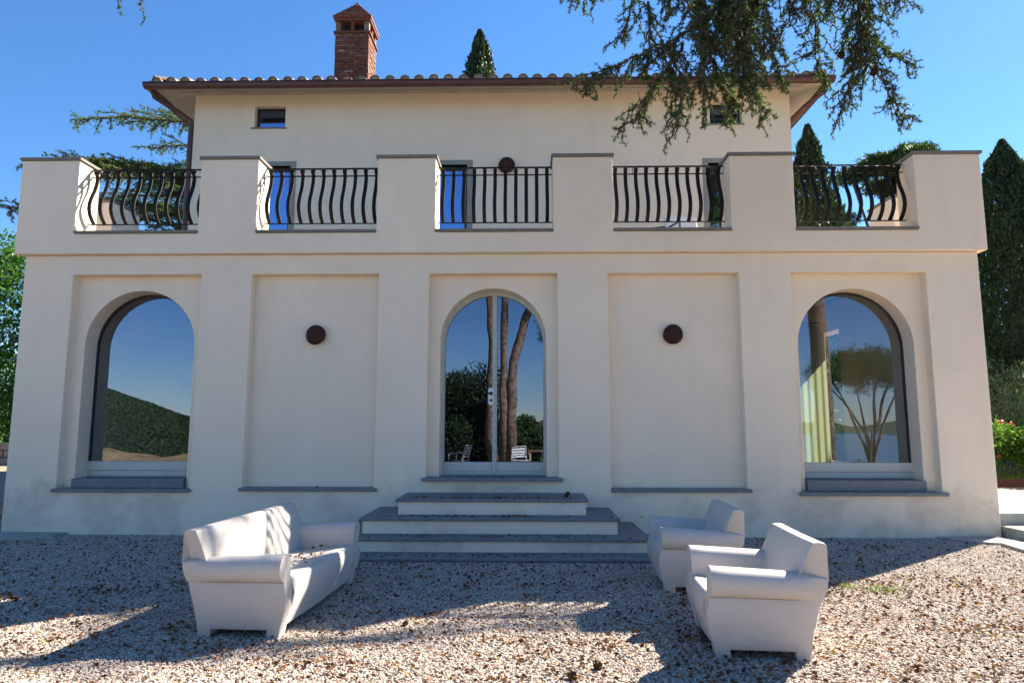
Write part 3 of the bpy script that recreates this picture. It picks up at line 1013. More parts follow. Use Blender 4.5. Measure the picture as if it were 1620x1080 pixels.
# ------------------------------------------------------------------ wall lamps
def wall_lamp(x, y, z, r, label, grp):
    bm = bmesh.new()
    n = 40
    rings = [(0, -.05), (.35, -.058), (.7, -.052), (.93, -.03), (1.0, -.008), (.98, .012), (.8, .02)]
    prev = None
    for q, (t, yy) in enumerate(rings):
        ring = []
        for k in range(n if t else 1):
            a = 2 * PI * k / n
            rr = r * t * (1 + .035 * math.sin(a + .8) + .02 * math.sin(2 * a))
            ring.append(bm.verts.new((rr * math.cos(a), yy + .012 * t * math.sin(a * 2 + 1), rr * math.sin(a))))
        if prev:
            for k in range(n):
                if len(prev) == 1: bm.faces.new((prev[0], ring[k], ring[(k + 1) % n]))
                else: bm.faces.new((prev[k], ring[k], ring[(k + 1) % n], prev[(k + 1) % n]))
        prev = ring
    me = bpy.data.meshes.new('wall_lamp'); bm.to_mesh(me); bm.free()
    e_ = empty('wall_lamp', (x, y, z), 0, label, 'wall lamp', grp)
    sh = link_mesh('lamp_shade', me, 'lamp_brown', e_, True); sh.location.y = -.055
    MB().tube([(0, -.05, 0), (0, 0, 0)], .05, 16).build('wall_mount', 'lamp_brown', e_)
G_ = 'round brown wall lamps on the villa'
wall_lamp(-3.04, YP - .004, 2.80, .143, 'round dark brown wall lamp in the blank recess left of the door', G_)
wall_lamp(2.09, YP - .004, 2.80, .143, 'round dark brown wall lamp in the blank recess right of the door', G_)
wall_lamp(-.42, YH, 7.07, .18, 'round brown wall lamp up on the terrace wall above the railing', G_)

# ------------------------------------------------------------------ plastic armchairs and sofa
def loft(sections, closed_caps=True):
    mb = MB(); n = len(sections[0])
    for s_ in sections: mb.v += [tuple(p) for p in s_]
    for i in range(len(sections) - 1):
        for k in range(n):
            mb.f.append((i * n + k, i * n + (k + 1) % n, (i + 1) * n + (k + 1) % n, (i + 1) * n + k))
    mb.f.append(tuple(reversed(range(n)))); mb.f.append(tuple((len(sections) - 1) * n + k for k in range(n)))
    return mb

def yfront(z):   # front edge of the arm seen from the side, front is -y
    pts = [(0.0, .03), (.1, .012), (.2, -.02), (.30, -.035), (.38, -.012), (.44, .0), (.5, -.005), (.62, -.005)]
    return float(np.interp(z, [p[0] for p in pts], [p[1] for p in pts]))
def yback(z):
    pts = [(0, .62), (.2, .635), (.4, .69), (.52, .73), (.75, .735)]
    return float(np.interp(z, [p[0] for p in pts], [p[1] for p in pts]))
def armchair(name, w, label, cat, grp, loc, rz):
    root = empty(name, loc, rz, label, cat, grp)
    hw = w / 2
    for s in (-1, 1):
        # arm section (distance u from the inner face, height z), foot to roll
        sec = []
        outer = [(.115, .0), (.125, .1), (.145, .2), (.158, .3), (.152, .36), (.145, .392)]
        sec += outer
        cx, cz, r = .115, .492, .098
        for k in range(15):
            a = R(-78) + R(256) * k / 14
            sec.append((cx + r * math.cos(a) * (1.02), cz + r * math.sin(a)))
        sec += [(.012, .42), (0.0, .36), (0.0, .30), (0.0, .2), (0.0, .1), (0.0, 0.0)]
        zfoot = .062
        def sect(t, z_lo):
            out = []
            sb = min(1, max(0, (t - .62) / .38)); sb = sb * sb * (3 - 2 * sb)
            for u, z in sec:
                if u > .1 and z < .56:
                    u = u * (1 - sb) + float(np.interp(z, [0, .2, .4, .5, .6], [.115, .145, .165, .176, .178])) * sb
                elif u > .178:
                    u = u * (1 - sb) + .178 * sb
                zz = max(z, z_lo) if z_lo else z
                drop = .035 * t if z > .38 else 0
                x = s * (hw - .215 + u)
                y = yfront(zz) * (1 - t) + yback(zz) * t
                out.append((x, y, zz - drop * min(1, max(0, (zz - .38) / .08))))
            return out
        L = []
        for t, lo in ((0, 0), (.15, 0), (.1601, zfoot), (.4, zfoot), (.62, zfoot), (.72, zfoot), (.84, zfoot), (.8501, 0), (.92, 0), (1.0, 0)):
            q = sect(t, lo)
            # slight outward swell of the side panel in the middle of the chair
            q = [(x, y, z) for (x, y, z) in q]
            L.append(q)
        mb = loft(L)
        arm = mb.build('armrest', 'chair_plastic', root)
        # dissolve & bevel
        bm = bmesh.new(); bm.from_mesh(arm.data)
        bmesh.ops.remove_doubles(bm, verts=bm.verts, dist=.0008)
        bmesh.ops.dissolve_degenerate(bm, dist=.0005, edges=bm.edges)
        bmesh.ops.recalc_face_normals(bm, faces=bm.faces)
        es = [e for e in bm.edges if len(e.link_faces) == 2 and e.calc_face_angle(0) > R(48)]
        bmesh.ops.bevel(bm, geom=es, offset=.011, segments=3, affect='EDGES', profile=.5, clamp_overlap=True)
        bm.to_mesh(arm.data); bm.free()
        arm.data.polygons.foreach_set('use_smooth', [True] * len(arm.data.polygons))
        arm.data.set_sharp_from_angle(angle=R(35)) if hasattr(arm.data, 'set_sharp_from_angle') else None
    # seat block with a bulging front and a slightly dished top
    inner = hw - .185
    prof = [(.035, .065), (.012, .16), (-.012, .27), (-.008, .335), (.0, .378), (.02, .392), (.12, .378), (.3, .352), (.5, .345), (.56, .345), (.56, .065)]
    nseg = 8
    secs = []
    for i in range(nseg + 1):
        x = -inner + 2 * inner * i / nseg
        f = 1 - (2 * i / nseg - 1) ** 2
        secs.append([(x, y - (.018 * f if y < .1 else 0), z + (.008 * f if z > .34 else 0)) for y, z in prof])
    st_ = loft(secs).build('seat', 'chair_plastic', root, smooth=True, weld=True)
    st_.data.set_sharp_from_angle(angle=R(50))
    # backrest: leans back, thicker at the base, runs over both arms
    zt_ = .755
    outl = [(.60, .065), (.50, .34), (.535, .50), (.61, .68), (.64, .74), (.65, zt_), (.685, zt_ + .004), (.722, zt_), (.737, .735), (.737, .52), (.695, .40), (.637, .2), (.622, .065)]
    secs = []
    for x in (-hw + .018, -hw * .5, 0, hw * .5, hw - .018):
        e = abs(x) / hw
        sx = []
        for y, z in outl:
            xx = x
            if e > .9:                       # ends slope in like the outer panel below
                xx = math.copysign(hw - (.15 if z < .45 else .034 + .03 * max(0, z - .5)), x)
            sx.append((xx, y + (.012 * (1 - e) if y < .6 and z > .3 else 0), z - .004 * (1 - e) * (z > .6)))
        secs.append(sx)
    bk = loft(secs).build('backrest', 'chair_plastic', root, smooth=True, weld=True, bevel=.007)
    bk.data.set_sharp_from_angle(angle=R(28))
    return root
GA = 'white plastic armchairs facing the steps'
armchair('armchair', .99, 'nearer white moulded plastic armchair with rolled arms in patchy sun', 'armchair', GA, (1.235, 5.03, 0), R(-90 - 4))
armchair('armchair', .99, 'farther white plastic armchair in the house shade beside the steps', 'armchair', GA, (1.25, 6.76, 0), R(-90 - 3))
armchair('sofa', 1.90, 'white moulded plastic sofa with rolled arms and fallen leaves on its seat', 'sofa', None, (-1.69, 5.82, 0), R(90 - 3))

# ------------------------------------------------------------------ fallen leaves and cones
def litter(name, pts, size, label, cat='leaves', mat='dry_leaf'):
    pts = np.array(pts)
    up = np.zeros((len(pts), 3)); up[:, :2] = rng.normal(size=(len(pts), 2))
    o = leaves_mesh(name, pts, size, mat, None, up * 2, .6, .35)
    return tag(o, label, cat, kind='stuff')
P = []
for _ in range(6000):
    y = random.uniform(3.9, 9.4); x = random.uniform(-.80 * y, .80 * y)
    P.append((x, y, .018 + random.uniform(0, .012)))
for _ in range(170):       # drifts
    cx_, cy_ = random.uniform(-5, 5), random.uniform(4.2, 9)
    for _ in range(random.randint(6, 26)):
        P.append((cx_ + random.gauss(0, .14), cy_ + random.gauss(0, .07), .02 + random.uniform(0, .015)))
for _ in range(1800):
    y = random.uniform(3.9, 7); x = random.uniform(.2 * y, .80 * y)
    P.append((x, y, .02 + random.uniform(0, .012)))
P = [p for p in P if not (-2.7 < p[0] < 1.8 and p[1] > 7.66)]
litter('fallen_leaves', P, .035, 'brown and orange dead leaves scattered over the gravel')
P = []
for a, b, yf, z1, z0 in st:
    for _ in range(130):
        P.append((random.gauss((a + b) / 2, (b - a) * .28), random.uniform(yf + .02, yf + .29), z1 + .006))
    for _ in range(5):
        cx_ = random.gauss((a + b) / 2, .5)
        for _ in range(10): P.append((random.gauss(cx_, .07), random.uniform(yf + .05, yf + .28), z1 + .008))
P = [p for p in P if any(a < p[0] < b for a, b, *_ in st[:1]) or p[2] < .5]
P = [p for p in P if -1.5 < p[0] < .7 or p[2] < .5]
litter('step_leaves', P, .032, 'small dark dead leaves lying on the grey stone step treads')
P = [(random.uniform(-2.12, -1.80), random.gauss(6.1, .28), .39 + .0) for _ in range(70)]
litter('sofa_leaves', P, .034, 'small brown dead leaves gathered on the white sofa seat')
P = []
for a, b, z0 in rec:
    zz = z0 + .042 if z0 < .7 else .806
    for _ in range(7): P.append((random.uniform(a + .05, b - .05), YW - random.uniform(-.08, .02), zz))
litter('sill_leaves', P, .035, 'a few dark dead leaves lying on the stone sills')

def pine_cone(loc, r, label, parent=None, grp='pine cones dropped on the gravel', ax=None):
    pts, dr = [], []
    for k in range(70):
        t = (k + .5) / 70
        z = (1 - 2 * t); rad = math.sqrt(1 - z * z); a = k * 2.39996
        pts.append((r * rad * math.cos(a) * .75, r * rad * math.sin(a) * .75, r * z * 1.0)); dr.append((math.cos(a) * rad, math.sin(a) * rad, z))
    o = leaves_mesh('pine_cone', pts, r * .75, 'cone_scale', parent, np.array(dr) * 1.2, .9, .3)
    bm = bmesh.new(); bm.from_mesh(o.data)
    bmesh.ops.create_icosphere(bm, subdivisions=1, radius=r * .78)
    bm.to_mesh(o.data); bm.free()
    o.location = loc; o.rotation_euler = (random.uniform(0, 3), random.uniform(0, 3), 0)
    if label: tag(o, label, 'pine cone', grp)
    return o
pine_cone((.44, 4.42, .03), .028, 'brown pine cone in the sunlit gravel left of the near armchair')
pine_cone((.27, 4.25, .028), .027, 'brown pine cone at the very bottom edge of the photo')
pine_cone((-.92, 5.32, .02), .022, 'small dark cone on sunlit gravel between sofa and armchairs')
pine_cone((.53, 8.95, .63), .032, 'dark pine cone on the right side of the top step', grp=None)
P = [];
for _ in range(260):
    a = random.gauss(0, .09); b = random.gauss(0, .06)
    P.append((3.26 + a, 6.5 + b, .01)) if _ < 200 else P.append((3.0 + a * .5, 6.62 + b, .01))
tag(leaves_mesh('grass_tuft', P, .055, 'grass_blade', None, np.tile([0, 0, 1.6], (len(P), 1)), .1, .6, True), 'small tuft of green grass growing through the gravel', 'grass', kind='stuff')

# ------------------------------------------------------------------ stone paving, side yards
def slab(pts, z0, z1, label, grp='flat stone slabs at the house corners', name='paving_slab', bev=.012):
    n = len(pts)
    o = pydata(name, [(x, y, z0) for x, y in pts] + [(x, y, z1) for x, y in pts], [tuple(reversed(range(n))), tuple(range(n, 2 * n))] + [(k, (k + 1) % n, n + (k + 1) % n, n + k) for k in range(n)], 'flag_stone', bevel=bev)
    return tag(o, label, 'paving slab', grp)
slab([(5.50, 9.44), (6.28, 9.46), (6.40, 8.9), (5.95, 8.98), (5.62, 9.2)], -.05, .04, 'shaded flat grey stone slab against the right foot of the facade')
slab([(6.0, 8.93), (6.43, 8.86), (7.3, 8.9), (7.5, 7.6), (6.6, 7.72), (5.93, 8.45)], -.05, .05, 'sunlit flat stone slab beyond the right corner of the villa')
slab([(-7.3, 9.47), (-6.35, 9.47), (-6.42, 9.2), (-7.0, 9.12), (-7.4, 9.2)], -.05, .045, 'narrow grey stone slab against the left foot of the facade')
slab([(-6.85, 9.08), (-6.3, 9.12), (-6.6, 8.9), (-7.3, 8.72), (-7.45, 8.95)], -.05, .05, 'thin rough stone slab lying in front of the left wall corner')
ys_ = empty('side_steps', (7.0, 9.8, 0), 0, 'two rough grey stone steps beside the right corner of the villa', 'steps')
for k, (a, b, c, d, z) in enumerate([(6.45, 9.2, 9.12, 9.62, .17), (6.45, 9.2, 9.62, 10.4, .33)]):
    o = box('step_stone', 'flag_stone', a + k * .0, b, c, d, -.1, z, None, bevel=.02)
    o.parent = ys_; o.location = (-7.0, -9.8, 0)
tag(box('right_yard', 'gravel_bed', 6.42, 25.5, 10.4, 38, -.2, .30), kind='structure')
tag(box('left_yard', 'gravel_bed', -25.5, -7.33, 10.1, 38, -.2, .36), kind='structure')
tag(pydata('flower_bed', [(7.5, 14.05, .34), (25, 14.05, .34), (25, 30, .8), (7.5, 30, .8)], [(0, 1, 2, 3)], 'soil'), kind='structure')
tag(box('bed_edging', 'rust_metal', 7.5, 25, 14.0, 14.05, .2, .46), 'rusty metal edging strip along the flower bed on the right', 'edging')
bwl = empty('low_stone_wall', (-17, 20, 0), 0, 'low rough stone wall at the foot of the hedge on the left', 'wall')
for c in range(3):
    x = -19.5 + random.uniform(0, .3)
    while x < -13.5:
        l = random.uniform(.3, .6)
        o = MB().box(x, x + l - .02, 19.8 + random.uniform(-.03, .03), 20.2, .36 + c * .22, .36 + c * .22 + .205).build('stone', 'wall_stone', bwl, bevel=.02)
        o.location = (17, -20, 0)
        x += l

# ------------------------------------------------------------------ vegetation
def shell_points(n, f, jitter=.12):
    """random points near a surface f(u, v) -> (x, y, z)"""
    out = []
    for _ in range(n):
        out.append(f(random.random(), random.random(), 1 - abs(random.gauss(0, jitter))))
    return out

def cypress(loc, h, r, n, label, leaf=.16, grp='tall cypress trees behind the villa', seed=1, pw=.55):
    rr = np.random.default_rng(seed)
    e_ = empty('cypress_tree', loc, 0, label, 'tree', grp)
    MB().tube([(0, 0, -.2), (0, 0, h * .5), (0, 0, h * .93)], [r * .22, r * .13, .02], 8).build('trunk', 'bark', e_)
    t = rr.uniform(0, 1, n) ** .9
    prof = np.interp(t, [0, .06, .2, .5, .8, .95, 1], [.45, .8, 1, .92, .58, .22, .03])
    a = rr.uniform(0, 2 * PI, n)
    lump = 1 + .15 * np.sin(a * 3 + t * 21) + .12 * np.sin(a * 7 - t * 37) + .08 * np.sin(t * 90 + a * 2) + .11 * rr.normal(size=n)
    rad = r * prof * lump * (1 - np.abs(rr.normal(size=n)) * .16)
    c = np.stack([rad * np.cos(a), rad * np.sin(a), t * h + .15], 1)
    d = np.stack([np.cos(a) * .35, np.sin(a) * .35, np.full(n, 1.4)], 1)
    leaves_mesh('crown', c, leaf, 'cypress_leaf', e_, d, .42, .45)
    return e_
cypress((-1.75, 24, 0), 16.3, 1.5, 45000, 'slim cypress whose tip rises above the roof ridge', .13, seed=2)
cypress((7.5, 17.3, .3), 9.0, .95, 16000, 'dark cypress close behind the right end of the house', .15, seed=3)
cypress((14.75, 20.3, .4), 9.75, 1.4, 48000, 'slim dark cypress at the right edge of the photo', .125, seed=4)
cypress((19.2, 26.0, .4), 10.6, 1.6, 20000, 'broad dark cypress cut by the right edge of the photo', .18, seed=5)
cypress((11.3, 24.0, .4), 9.0, 1.2, 12000, 'dark cypress seen between the balusters on the right terrace', .18, seed=6)

def blob_tree(name, loc, blobs, n, leaf, mat, label, cat, trunk=None, bark='bark', grp=None, flat=1.0, direction=None, aspect=.5, seed=0, hollow=.35):
    rr = np.random.default_rng(seed)
    e_ = empty(name, loc, 0, label, cat, grp)
    tot = sum(b[3] ** 2 for b in blobs)
    C = []
    for (x, y, z, r) in blobs:
        k = int(n * r * r / tot)
        v = rr.normal(size=(k, 3)); v /= np.linalg.norm(v, axis=1)[:, None]
        ph = rr.uniform(0, 6, 3)
        lump = 1 + .16 * np.sin(v[:, 0] * 5 + ph[0]) * np.sin(v[:, 1] * 5 + ph[1]) + .12 * np.sin(v[:, 2] * 9 + ph[2])
        rad = r * lump * (1 - np.abs(rr.normal(size=k)) * hollow)
        p = v * rad[:, None]; p[:, 2] *= flat
        C.append(p + np.array([x, y, z]))
    C = np.concatenate(C)
    leaves_mesh('crown' if trunk else 'foliage', C, leaf, mat, e_, direction, aspect)
    if trunk:
        mb = MB()
        for pts, rad in trunk: mb.tube(pts, rad, 9)
        mb.build('trunk', bark, e_, smooth=True)
    return e_

# hedge on the left, bushes and olive on the right
hb = []
q_ = random.Random(41)
for ix in range(9):
    for iz in range(9):
        hb.append((-3.6 + ix * .9 + q_.uniform(-.2, .2), q_.uniform(-.6, .6), .3 + iz * .80 + q_.uniform(-.2, .2) - abs(ix - 5) * .06 * iz, q_.uniform(.62, .95)))
blob_tree('laurel_hedge', (-18.2, 21.3, .4), hb, 80000, .13, 'laurel_leaf', 'tall bright green laurel hedge at the left edge of the photo', 'hedge', seed=11, aspect=.5)
ob = [(random.uniform(-1.6, 3.2), random.uniform(-.7, .7), random.uniform(.5, 2.7), random.uniform(.5, .8)) for _ in range(26)]
blob_tree('olive_bush', (12.6, 17.2, .4), ob, 42000, .12, 'olive_leaf', 'large grey green olive bush beyond the right corner of the villa', 'bush', seed=12, aspect=.18, direction=(0, 0, .9))
rb = [(random.uniform(-.8, 1.2), random.uniform(-.4, .4), random.uniform(.25, 1.0), random.uniform(.28, .45)) for _ in range(18)]
rose = blob_tree('rose_bush', (10.6, 14.7, .34), rb, 13000, .07, 'rose_leaf', 'bright green rose bush with a few red flowers in the bed', 'bush', seed=13, aspect=.6)
for k in range(12):
    P = [(random.gauss(0, .02), random.gauss(0, .02), random.gauss(0, .02)) for _ in range(14)]
    o = leaves_mesh('rose_flower', P, .05, 'red_petal', rose, None, .9)
    x_, y_, z_, r__ = random.choice(rb)
    o.location = (x_, y_ - r__ * .7, z_ + r__ * .75)
gp = [(random.uniform(8, 22), random.uniform(14.1, 15.2), .4) for _ in range(9000)]
tag(leaves_mesh('bed_grass', gp, .13, 'grass_blade', None, np.tile([0, 0, 2.0], (len(gp), 1)), .09, .8, True), 'low grass growing in the flower bed', 'grass', kind='stuff')
lb = [(random.uniform(-7, 7), random.uniform(-1.5, 1.5), random.uniform(.5, 5), random.uniform(1.0, 1.8)) for _ in range(34)]
blob_tree('background_trees', (19.0, 29, 0), lb, 30000, .26, 'pine_leaf', 'dark wood beyond the cypresses at the right edge', 'trees', seed=14)['kind'] = 'stuff'

def umbrella_pine(loc, h, r, n, label, stems=None, lean=(0, 0), seed=0, leaf=.2, grp='umbrella pines', flat=.5, thick=.28, nb=14, spread=.85):
    q = random.Random(seed)
    bl = []
    for k in range(nb):
        a = q.uniform(0, 2 * PI); d = r * spread * math.sqrt(q.random())
        bl.append((lean[0] + d * math.cos(a), lean[1] + d * math.sin(a), h - .12 * r - (d / r) ** 2 * r * .30 + q.uniform(-.1, .15) * r * .5, r * q.uniform(.24, .36)))
    tr = stems or []
    if not stems:
        tr = [([(0, 0, -.3), (lean[0] * .2 + .1, 0, h * .35), (lean[0] * .7, lean[1] * .7, h * .62)], [thick, thick * .8, thick * .55])]
        for k in range(7):
            b = bl[k * 2 % nb]
            f0 = q.uniform(.36, .60)
            bx, by, bz = lean[0] * f0, lean[1] * f0, h * f0
            wx, wy = q.uniform(-.12, .12) * r, q.uniform(-.12, .12) * r
            tr.append(([(bx, by, bz), (bx + (b[0] - bx) * .30 + wx, by + (b[1] - by) * .3 + wy, bz + (b[2] - bz) * .25), (bx + (b[0] - bx) * .62 + wx * .6, by + (b[1] - by) * .62, bz + (b[2] - bz) * .60), (b[0], b[1], b[2] - b[3] * .2)], [thick * .5, thick * .38, thick * .25, .04]))
    return blob_tree('umbrella_pine', loc, bl, n, leaf, 'pine_leaf', label, 'tree', tr, 'pine_bark', grp, flat, (0, 0, .5), .16, seed)
umbrella_pine((17.0, 30.5, 0), 13.9, 2.7, 17000, 'umbrella pine crown rising behind the right corner pier', seed=21, leaf=.32)
umbrella_pine((13.2, 32, 0), 11.7, 2.6, 10000, 'lower umbrella pine crown seen above the right hand railing', seed=22, leaf=.32)

tag(leaves_mesh('hill_woodland', WOOD[0], 1.5, 'cypress_leaf', None, None, .9), 'dark wooded hillside mirrored in the left arched window', 'woodland', kind='stuff')
# ---- cedars: limbs with drooping sprays of needle tufts
def spray(path, rad0, twig_len, twig_gap, rr, droop=.35, tuft=.03, plane=None, dens=1.0, taper=True):
    """returns stick tubes and tuft centres/directions for a side branch along path"""
    pts = [Vector(p) for p in path]
    # resample with wobble
    fine = []
    for i in range(len(pts) - 1):
        m = max(2, int((pts[i + 1] - pts[i]).length / .08))
        for k in range(m): fine.append(pts[i].lerp(pts[i + 1], k / m))
    fine.append(pts[-1])
    tot = len(fine)
    fine = [p + Vector((rr.gauss(0, .012), rr.gauss(0, .012), rr.gauss(0, .012))) for p in fine]
    sticks = [(fine, [rad0 * (1 - .8 * k / tot) + .0025 for k in range(tot)])]
    T, D = [], []
    acc = 0; side = 1
    for i in range(1, tot):
        d = (fine[i] - fine[i - 1]); ln = d.length; acc += ln
        if ln < 1e-6: continue
        dn = d.normalized()
        for _ in range(int(max(1, ln / tuft * 1.1 * dens))):
            T.append(fine[i - 1].lerp(fine[i], rr.random()) + Vector((rr.gauss(0, .006), rr.gauss(0, .006), rr.gauss(0, .006)))); D.append(dn * .6 + Vector((0, 0, .4)))
        if acc > twig_gap:
            acc = 0; side = -side
            tt = i / tot
            L = twig_len * rr.uniform(.45, 1.15) * (1 - .72 * tt if taper else 1)
            pl = plane or Vector((rr.gauss(0, 1), rr.gauss(0, 1), rr.gauss(0, .4)))
            s = dn.cross(Vector((rr.gauss(0, .35), rr.gauss(0, .35), 1)) if plane else Vector((rr.gauss(0, 1), rr.gauss(0, 1), rr.gauss(0, 1))))
            s = (s.normalized() * side + dn * rr.uniform(.4, 1.0) + Vector((rr.gauss(0, .3), rr.gauss(0, .3), rr.gauss(0, .15)))).normalized()
            p = fine[i].copy(); tp = [p.copy()]
            m = max(3, int(L / .05))
            for k in range(m):
                s = (s + Vector((rr.gauss(0, .10), rr.gauss(0, .10), -droop / m + rr.gauss(0, .06)))).normalized()
                q = p + s * (L / m)
                for _ in range(int(max(1, (L / m) / tuft * 1.25 * dens))):
                    T.append(p.lerp(q, rr.random()) + Vector((rr.gauss(0, .007), rr.gauss(0, .007), rr.gauss(0, .007)))); D.append(s * .7 + Vector((0, 0, .25)))
                p = q; tp.append(p.copy())
            sticks.append((tp, [.004 * (1 - .7 * k / m) + .0012 for k in range(len(tp))]))
    return sticks, T, D

def needles(name, T, D, ln, wd, per, mat, parent):
    T = np.array([tuple(t) for t in T]); D = np.array([tuple(t) for t in D])
    T = np.repeat(T, per, 0); D = np.repeat(D, per, 0)
    return leaves_mesh(name, T, ln, mat, parent, D * .8, wd / ln, .75, True)

cedar = empty('cedar_tree', (6.4, 5.0, 0), 0, 'large cedar whose needled branches hang into the top right of the photo', 'tree')
def local(p): return (p[0] - 6.4, p[1] - 5.0, p[2])
MB().tube([(0, 0, -.3), (.1, -.05, 2), (0, .05, 5), (-.1, 0, 9), (0, 0, 13)], [.27, .19, .18, .17, .05], 14).build('trunk', 'bark', cedar, smooth=True)
limbs = [
    [(6.4, 5.0, 7.2), (5.4, 6.1, 7.75), (3.9, 6.6, 7.5), (2.9, 6.8, 7.15), (1.8, 6.9, 7.0), (.8, 6.9, 6.9)],
    [(6.4, 5.0, 8.2), (4.6, 6.2, 8.5), (2.4, 6.7, 8.0), (-.2, 6.8, 7.5), (-2.6, 6.8, 7.1), (-4.6, 6.8, 6.75)],
    [(6.4, 5.0, 6.4), (5.2, 6.2, 7.0), (4.2, 6.5, 6.9), (3.5, 6.7, 6.7)],
    [(6.4, 5.0, 9.0), (6.6, 8.0, 11.2), (6.9, 11.0, 11.7), (7.4, 13.4, 11.5), (8.9, 13.8, 11.5), (10.2, 14.0, 11.6)],  # added limb out of view, carries the bough that shades the gravel
]
stems = [
    [(2.9, 6.8, 7.15), (2.59, 6.7, 6.49), (2.03, 6.6, 5.84), (1.41, 6.55, 5.38), (.85, 6.5, 5.12), (.24, 6.45, 4.93)],
    [(1.8, 6.9, 7.0), (1.98, 6.9, 6.5), (1.92, 6.85, 5.77), (2.05, 6.8, 5.15), (2.16, 6.75, 4.50)],
    [(.8, 6.9, 6.9), (1.23, 7.0, 6.6), (1.15, 7.0, 6.0), (1.0, 7.0, 5.66)],
    [(.8, 6.9, 6.9), (.75, 6.8, 6.4), (.58, 6.8, 6.1), (.46, 6.8, 6.14)],
    [(1.41, 6.55, 5.38), (1.62, 6.5, 4.98), (1.50, 6.5, 4.40)],
    [(1.66, 6.7, 5.5), (1.3, 6.6, 4.9), (1.08, 6.55, 4.58), (.92, 6.5, 4.46)],
    [(2.9, 6.8, 7.15), (2.52, 6.9, 6.35), (2.36, 6.9, 5.5), (2.45, 6.85, 5.0), (2.52, 6.8, 4.55)],
    [(3.5, 6.7, 6.7), (3.46, 6.6, 6.2), (3.44, 6.55, 5.55), (3.28, 6.5, 4.98), (3.07, 6.45, 4.46)],
    [(3.46, 6.6, 6.2), (3.5, 6.65, 5.62), (3.75, 6.7, 5.36), (4.10, 6.75, 5.27)],
    [(3.44, 6.55, 5.55), (3.5, 6.5, 5.25), (3.66, 6.5, 4.78), (3.85, 6.5, 4.50)],
    [(3.5, 6.7, 6.7), (3.0, 6.9, 6.3), (2.82, 6.9, 5.8), (2.62, 6.9, 5.5)],
    [(2.4, 6.9, 6.9), (2.2, 7.2, 6.2), (2.25, 7.2, 5.6), (2.3, 7.2, 5.15)],
    [(1.6, 6.6, 6.9), (1.55, 6.5, 6.3), (1.7, 6.45, 5.7), (1.75, 6.4, 5.2)],
    [(3.6, 7.1, 6.9), (3.3, 7.1, 6.2), (3.2, 7.1, 5.6), (3.38, 7.05, 5.1)],
    [(3.9, 6.6, 7.3), (3.7, 6.4, 6.5), (3.75, 6.4, 5.9), (3.70, 6.4, 5.6)],
    [(2.3, 6.4, 6.9), (2.35, 6.35, 6.2), (2.15, 6.3, 5.7), (2.0, 6.3, 5.3)],
    [(1.2, 6.6, 6.9), (1.3, 6.5, 6.4), (1.5, 6.5, 6.0), (1.45, 6.5, 5.7)],
    [(2.8, 6.5, 6.9), (2.9, 6.4, 6.3), (3.1, 6.4, 5.9), (3.05, 6.4, 5.6)],
    [(2.1, 6.7, 6.6), (2.15, 6.6, 5.9), (2.28, 6.55, 5.3), (2.36, 6.5, 4.75)],
    [(2.6, 6.6, 6.6), (2.45, 6.5, 5.9), (2.5, 6.5, 5.3), (2.62, 6.5, 4.85)],
    [(1.8, 6.7, 6.2), (1.85, 6.6, 5.5), (1.8, 6.5, 4.95), (1.9, 6.5, 4.6)],
    [(1.3, 6.7, 6.0), (1.3, 6.6, 5.4), (1.2, 6.5, 5.0)],
    [(3.5, 6.7, 6.7), (3.6, 6.6, 6.1), (3.55, 6.6, 5.5), (3.45, 6.6, 5.0)],
    [(2.1, 6.6, 6.2), (2.08, 6.5, 5.5), (2.12, 6.45, 5.0), (2.18, 6.45, 4.7)],
    [(2.4, 6.6, 6.2), (2.25, 6.5, 5.6), (2.22, 6.45, 5.1), (2.30, 6.45, 4.8)],
    [(2.9, 7.2, 6.9), (2.6, 7.2, 6.4), (2.55, 7.2, 6.0), (2.65, 7.2, 5.6)],
]
stems += [   # unseen high bough, added past the house corner to streak the gravel with shadow
    [(7.4, 13.4, 11.5), (6.8, 13.1, 11.3), (6.2, 12.9, 11.1), (5.7, 12.8, 11.0)],
    [(7.4, 13.4, 11.5), (8.0, 13.2, 11.3), (8.7, 13.3, 11.15), (9.3, 13.35, 11.1)],
    [(9.4, 13.9, 11.5), (9.9, 13.9, 11.4), (10.6, 14.1, 11.3), (11.2, 14.2, 11.3)],
    [(6.9, 11.0, 11.7), (6.1, 11.6, 11.3), (5.5, 12.0, 11.0)],
    [(8.0, 13.6, 11.5), (7.6, 14.4, 11.4), (7.0, 14.9, 11.4)],
]
stems += [   # boughs close to the trunk, outside the frame but mirrored in the right window
    [(6.0, 5.1, 7.2), (5.6, 5.0, 6.4), (5.5, 5.0, 5.6), (5.55, 5.0, 4.9)],
    [(5.6, 5.2, 7.3), (5.2, 4.9, 6.6), (5.0, 4.9, 6.0)],
    [(6.6, 5.0, 7.4), (6.9, 4.8, 6.7), (6.9, 4.8, 6.0), (6.8, 4.8, 5.4)],
    [(6.4, 4.9, 7.0), (6.3, 4.6, 6.3), (6.2, 4.6, 5.7)],
    [(5.0, 5.8, 7.3), (4.9, 5.5, 6.8), (4.8, 5.4, 6.4)],
]
left_stems = [
    [(-4.6, 6.8, 6.75), (-4.5, 6.8, 6.3), (-4.44, 6.8, 6.0)],
    [(-4.3, 6.8, 6.8), (-4.25, 6.8, 6.35), (-4.17, 6.8, 5.93)],
    [(-3.9, 6.8, 6.85), (-3.95, 6.8, 6.5), (-3.9, 6.8, 6.27)],
    [(-3.6, 6.8, 6.9), (-3.75, 6.8, 6.5), (-3.68, 6.8, 6.22)],
]
q_ = random.Random(5)
for L_ in limbs:
    n = len(L_)
    br = MB().tube([local(p) for p in L_], [.14 * (1 - .85 * k / n) + .01 for k in range(n)], 9).build('limb', 'bark', cedar, smooth=True)
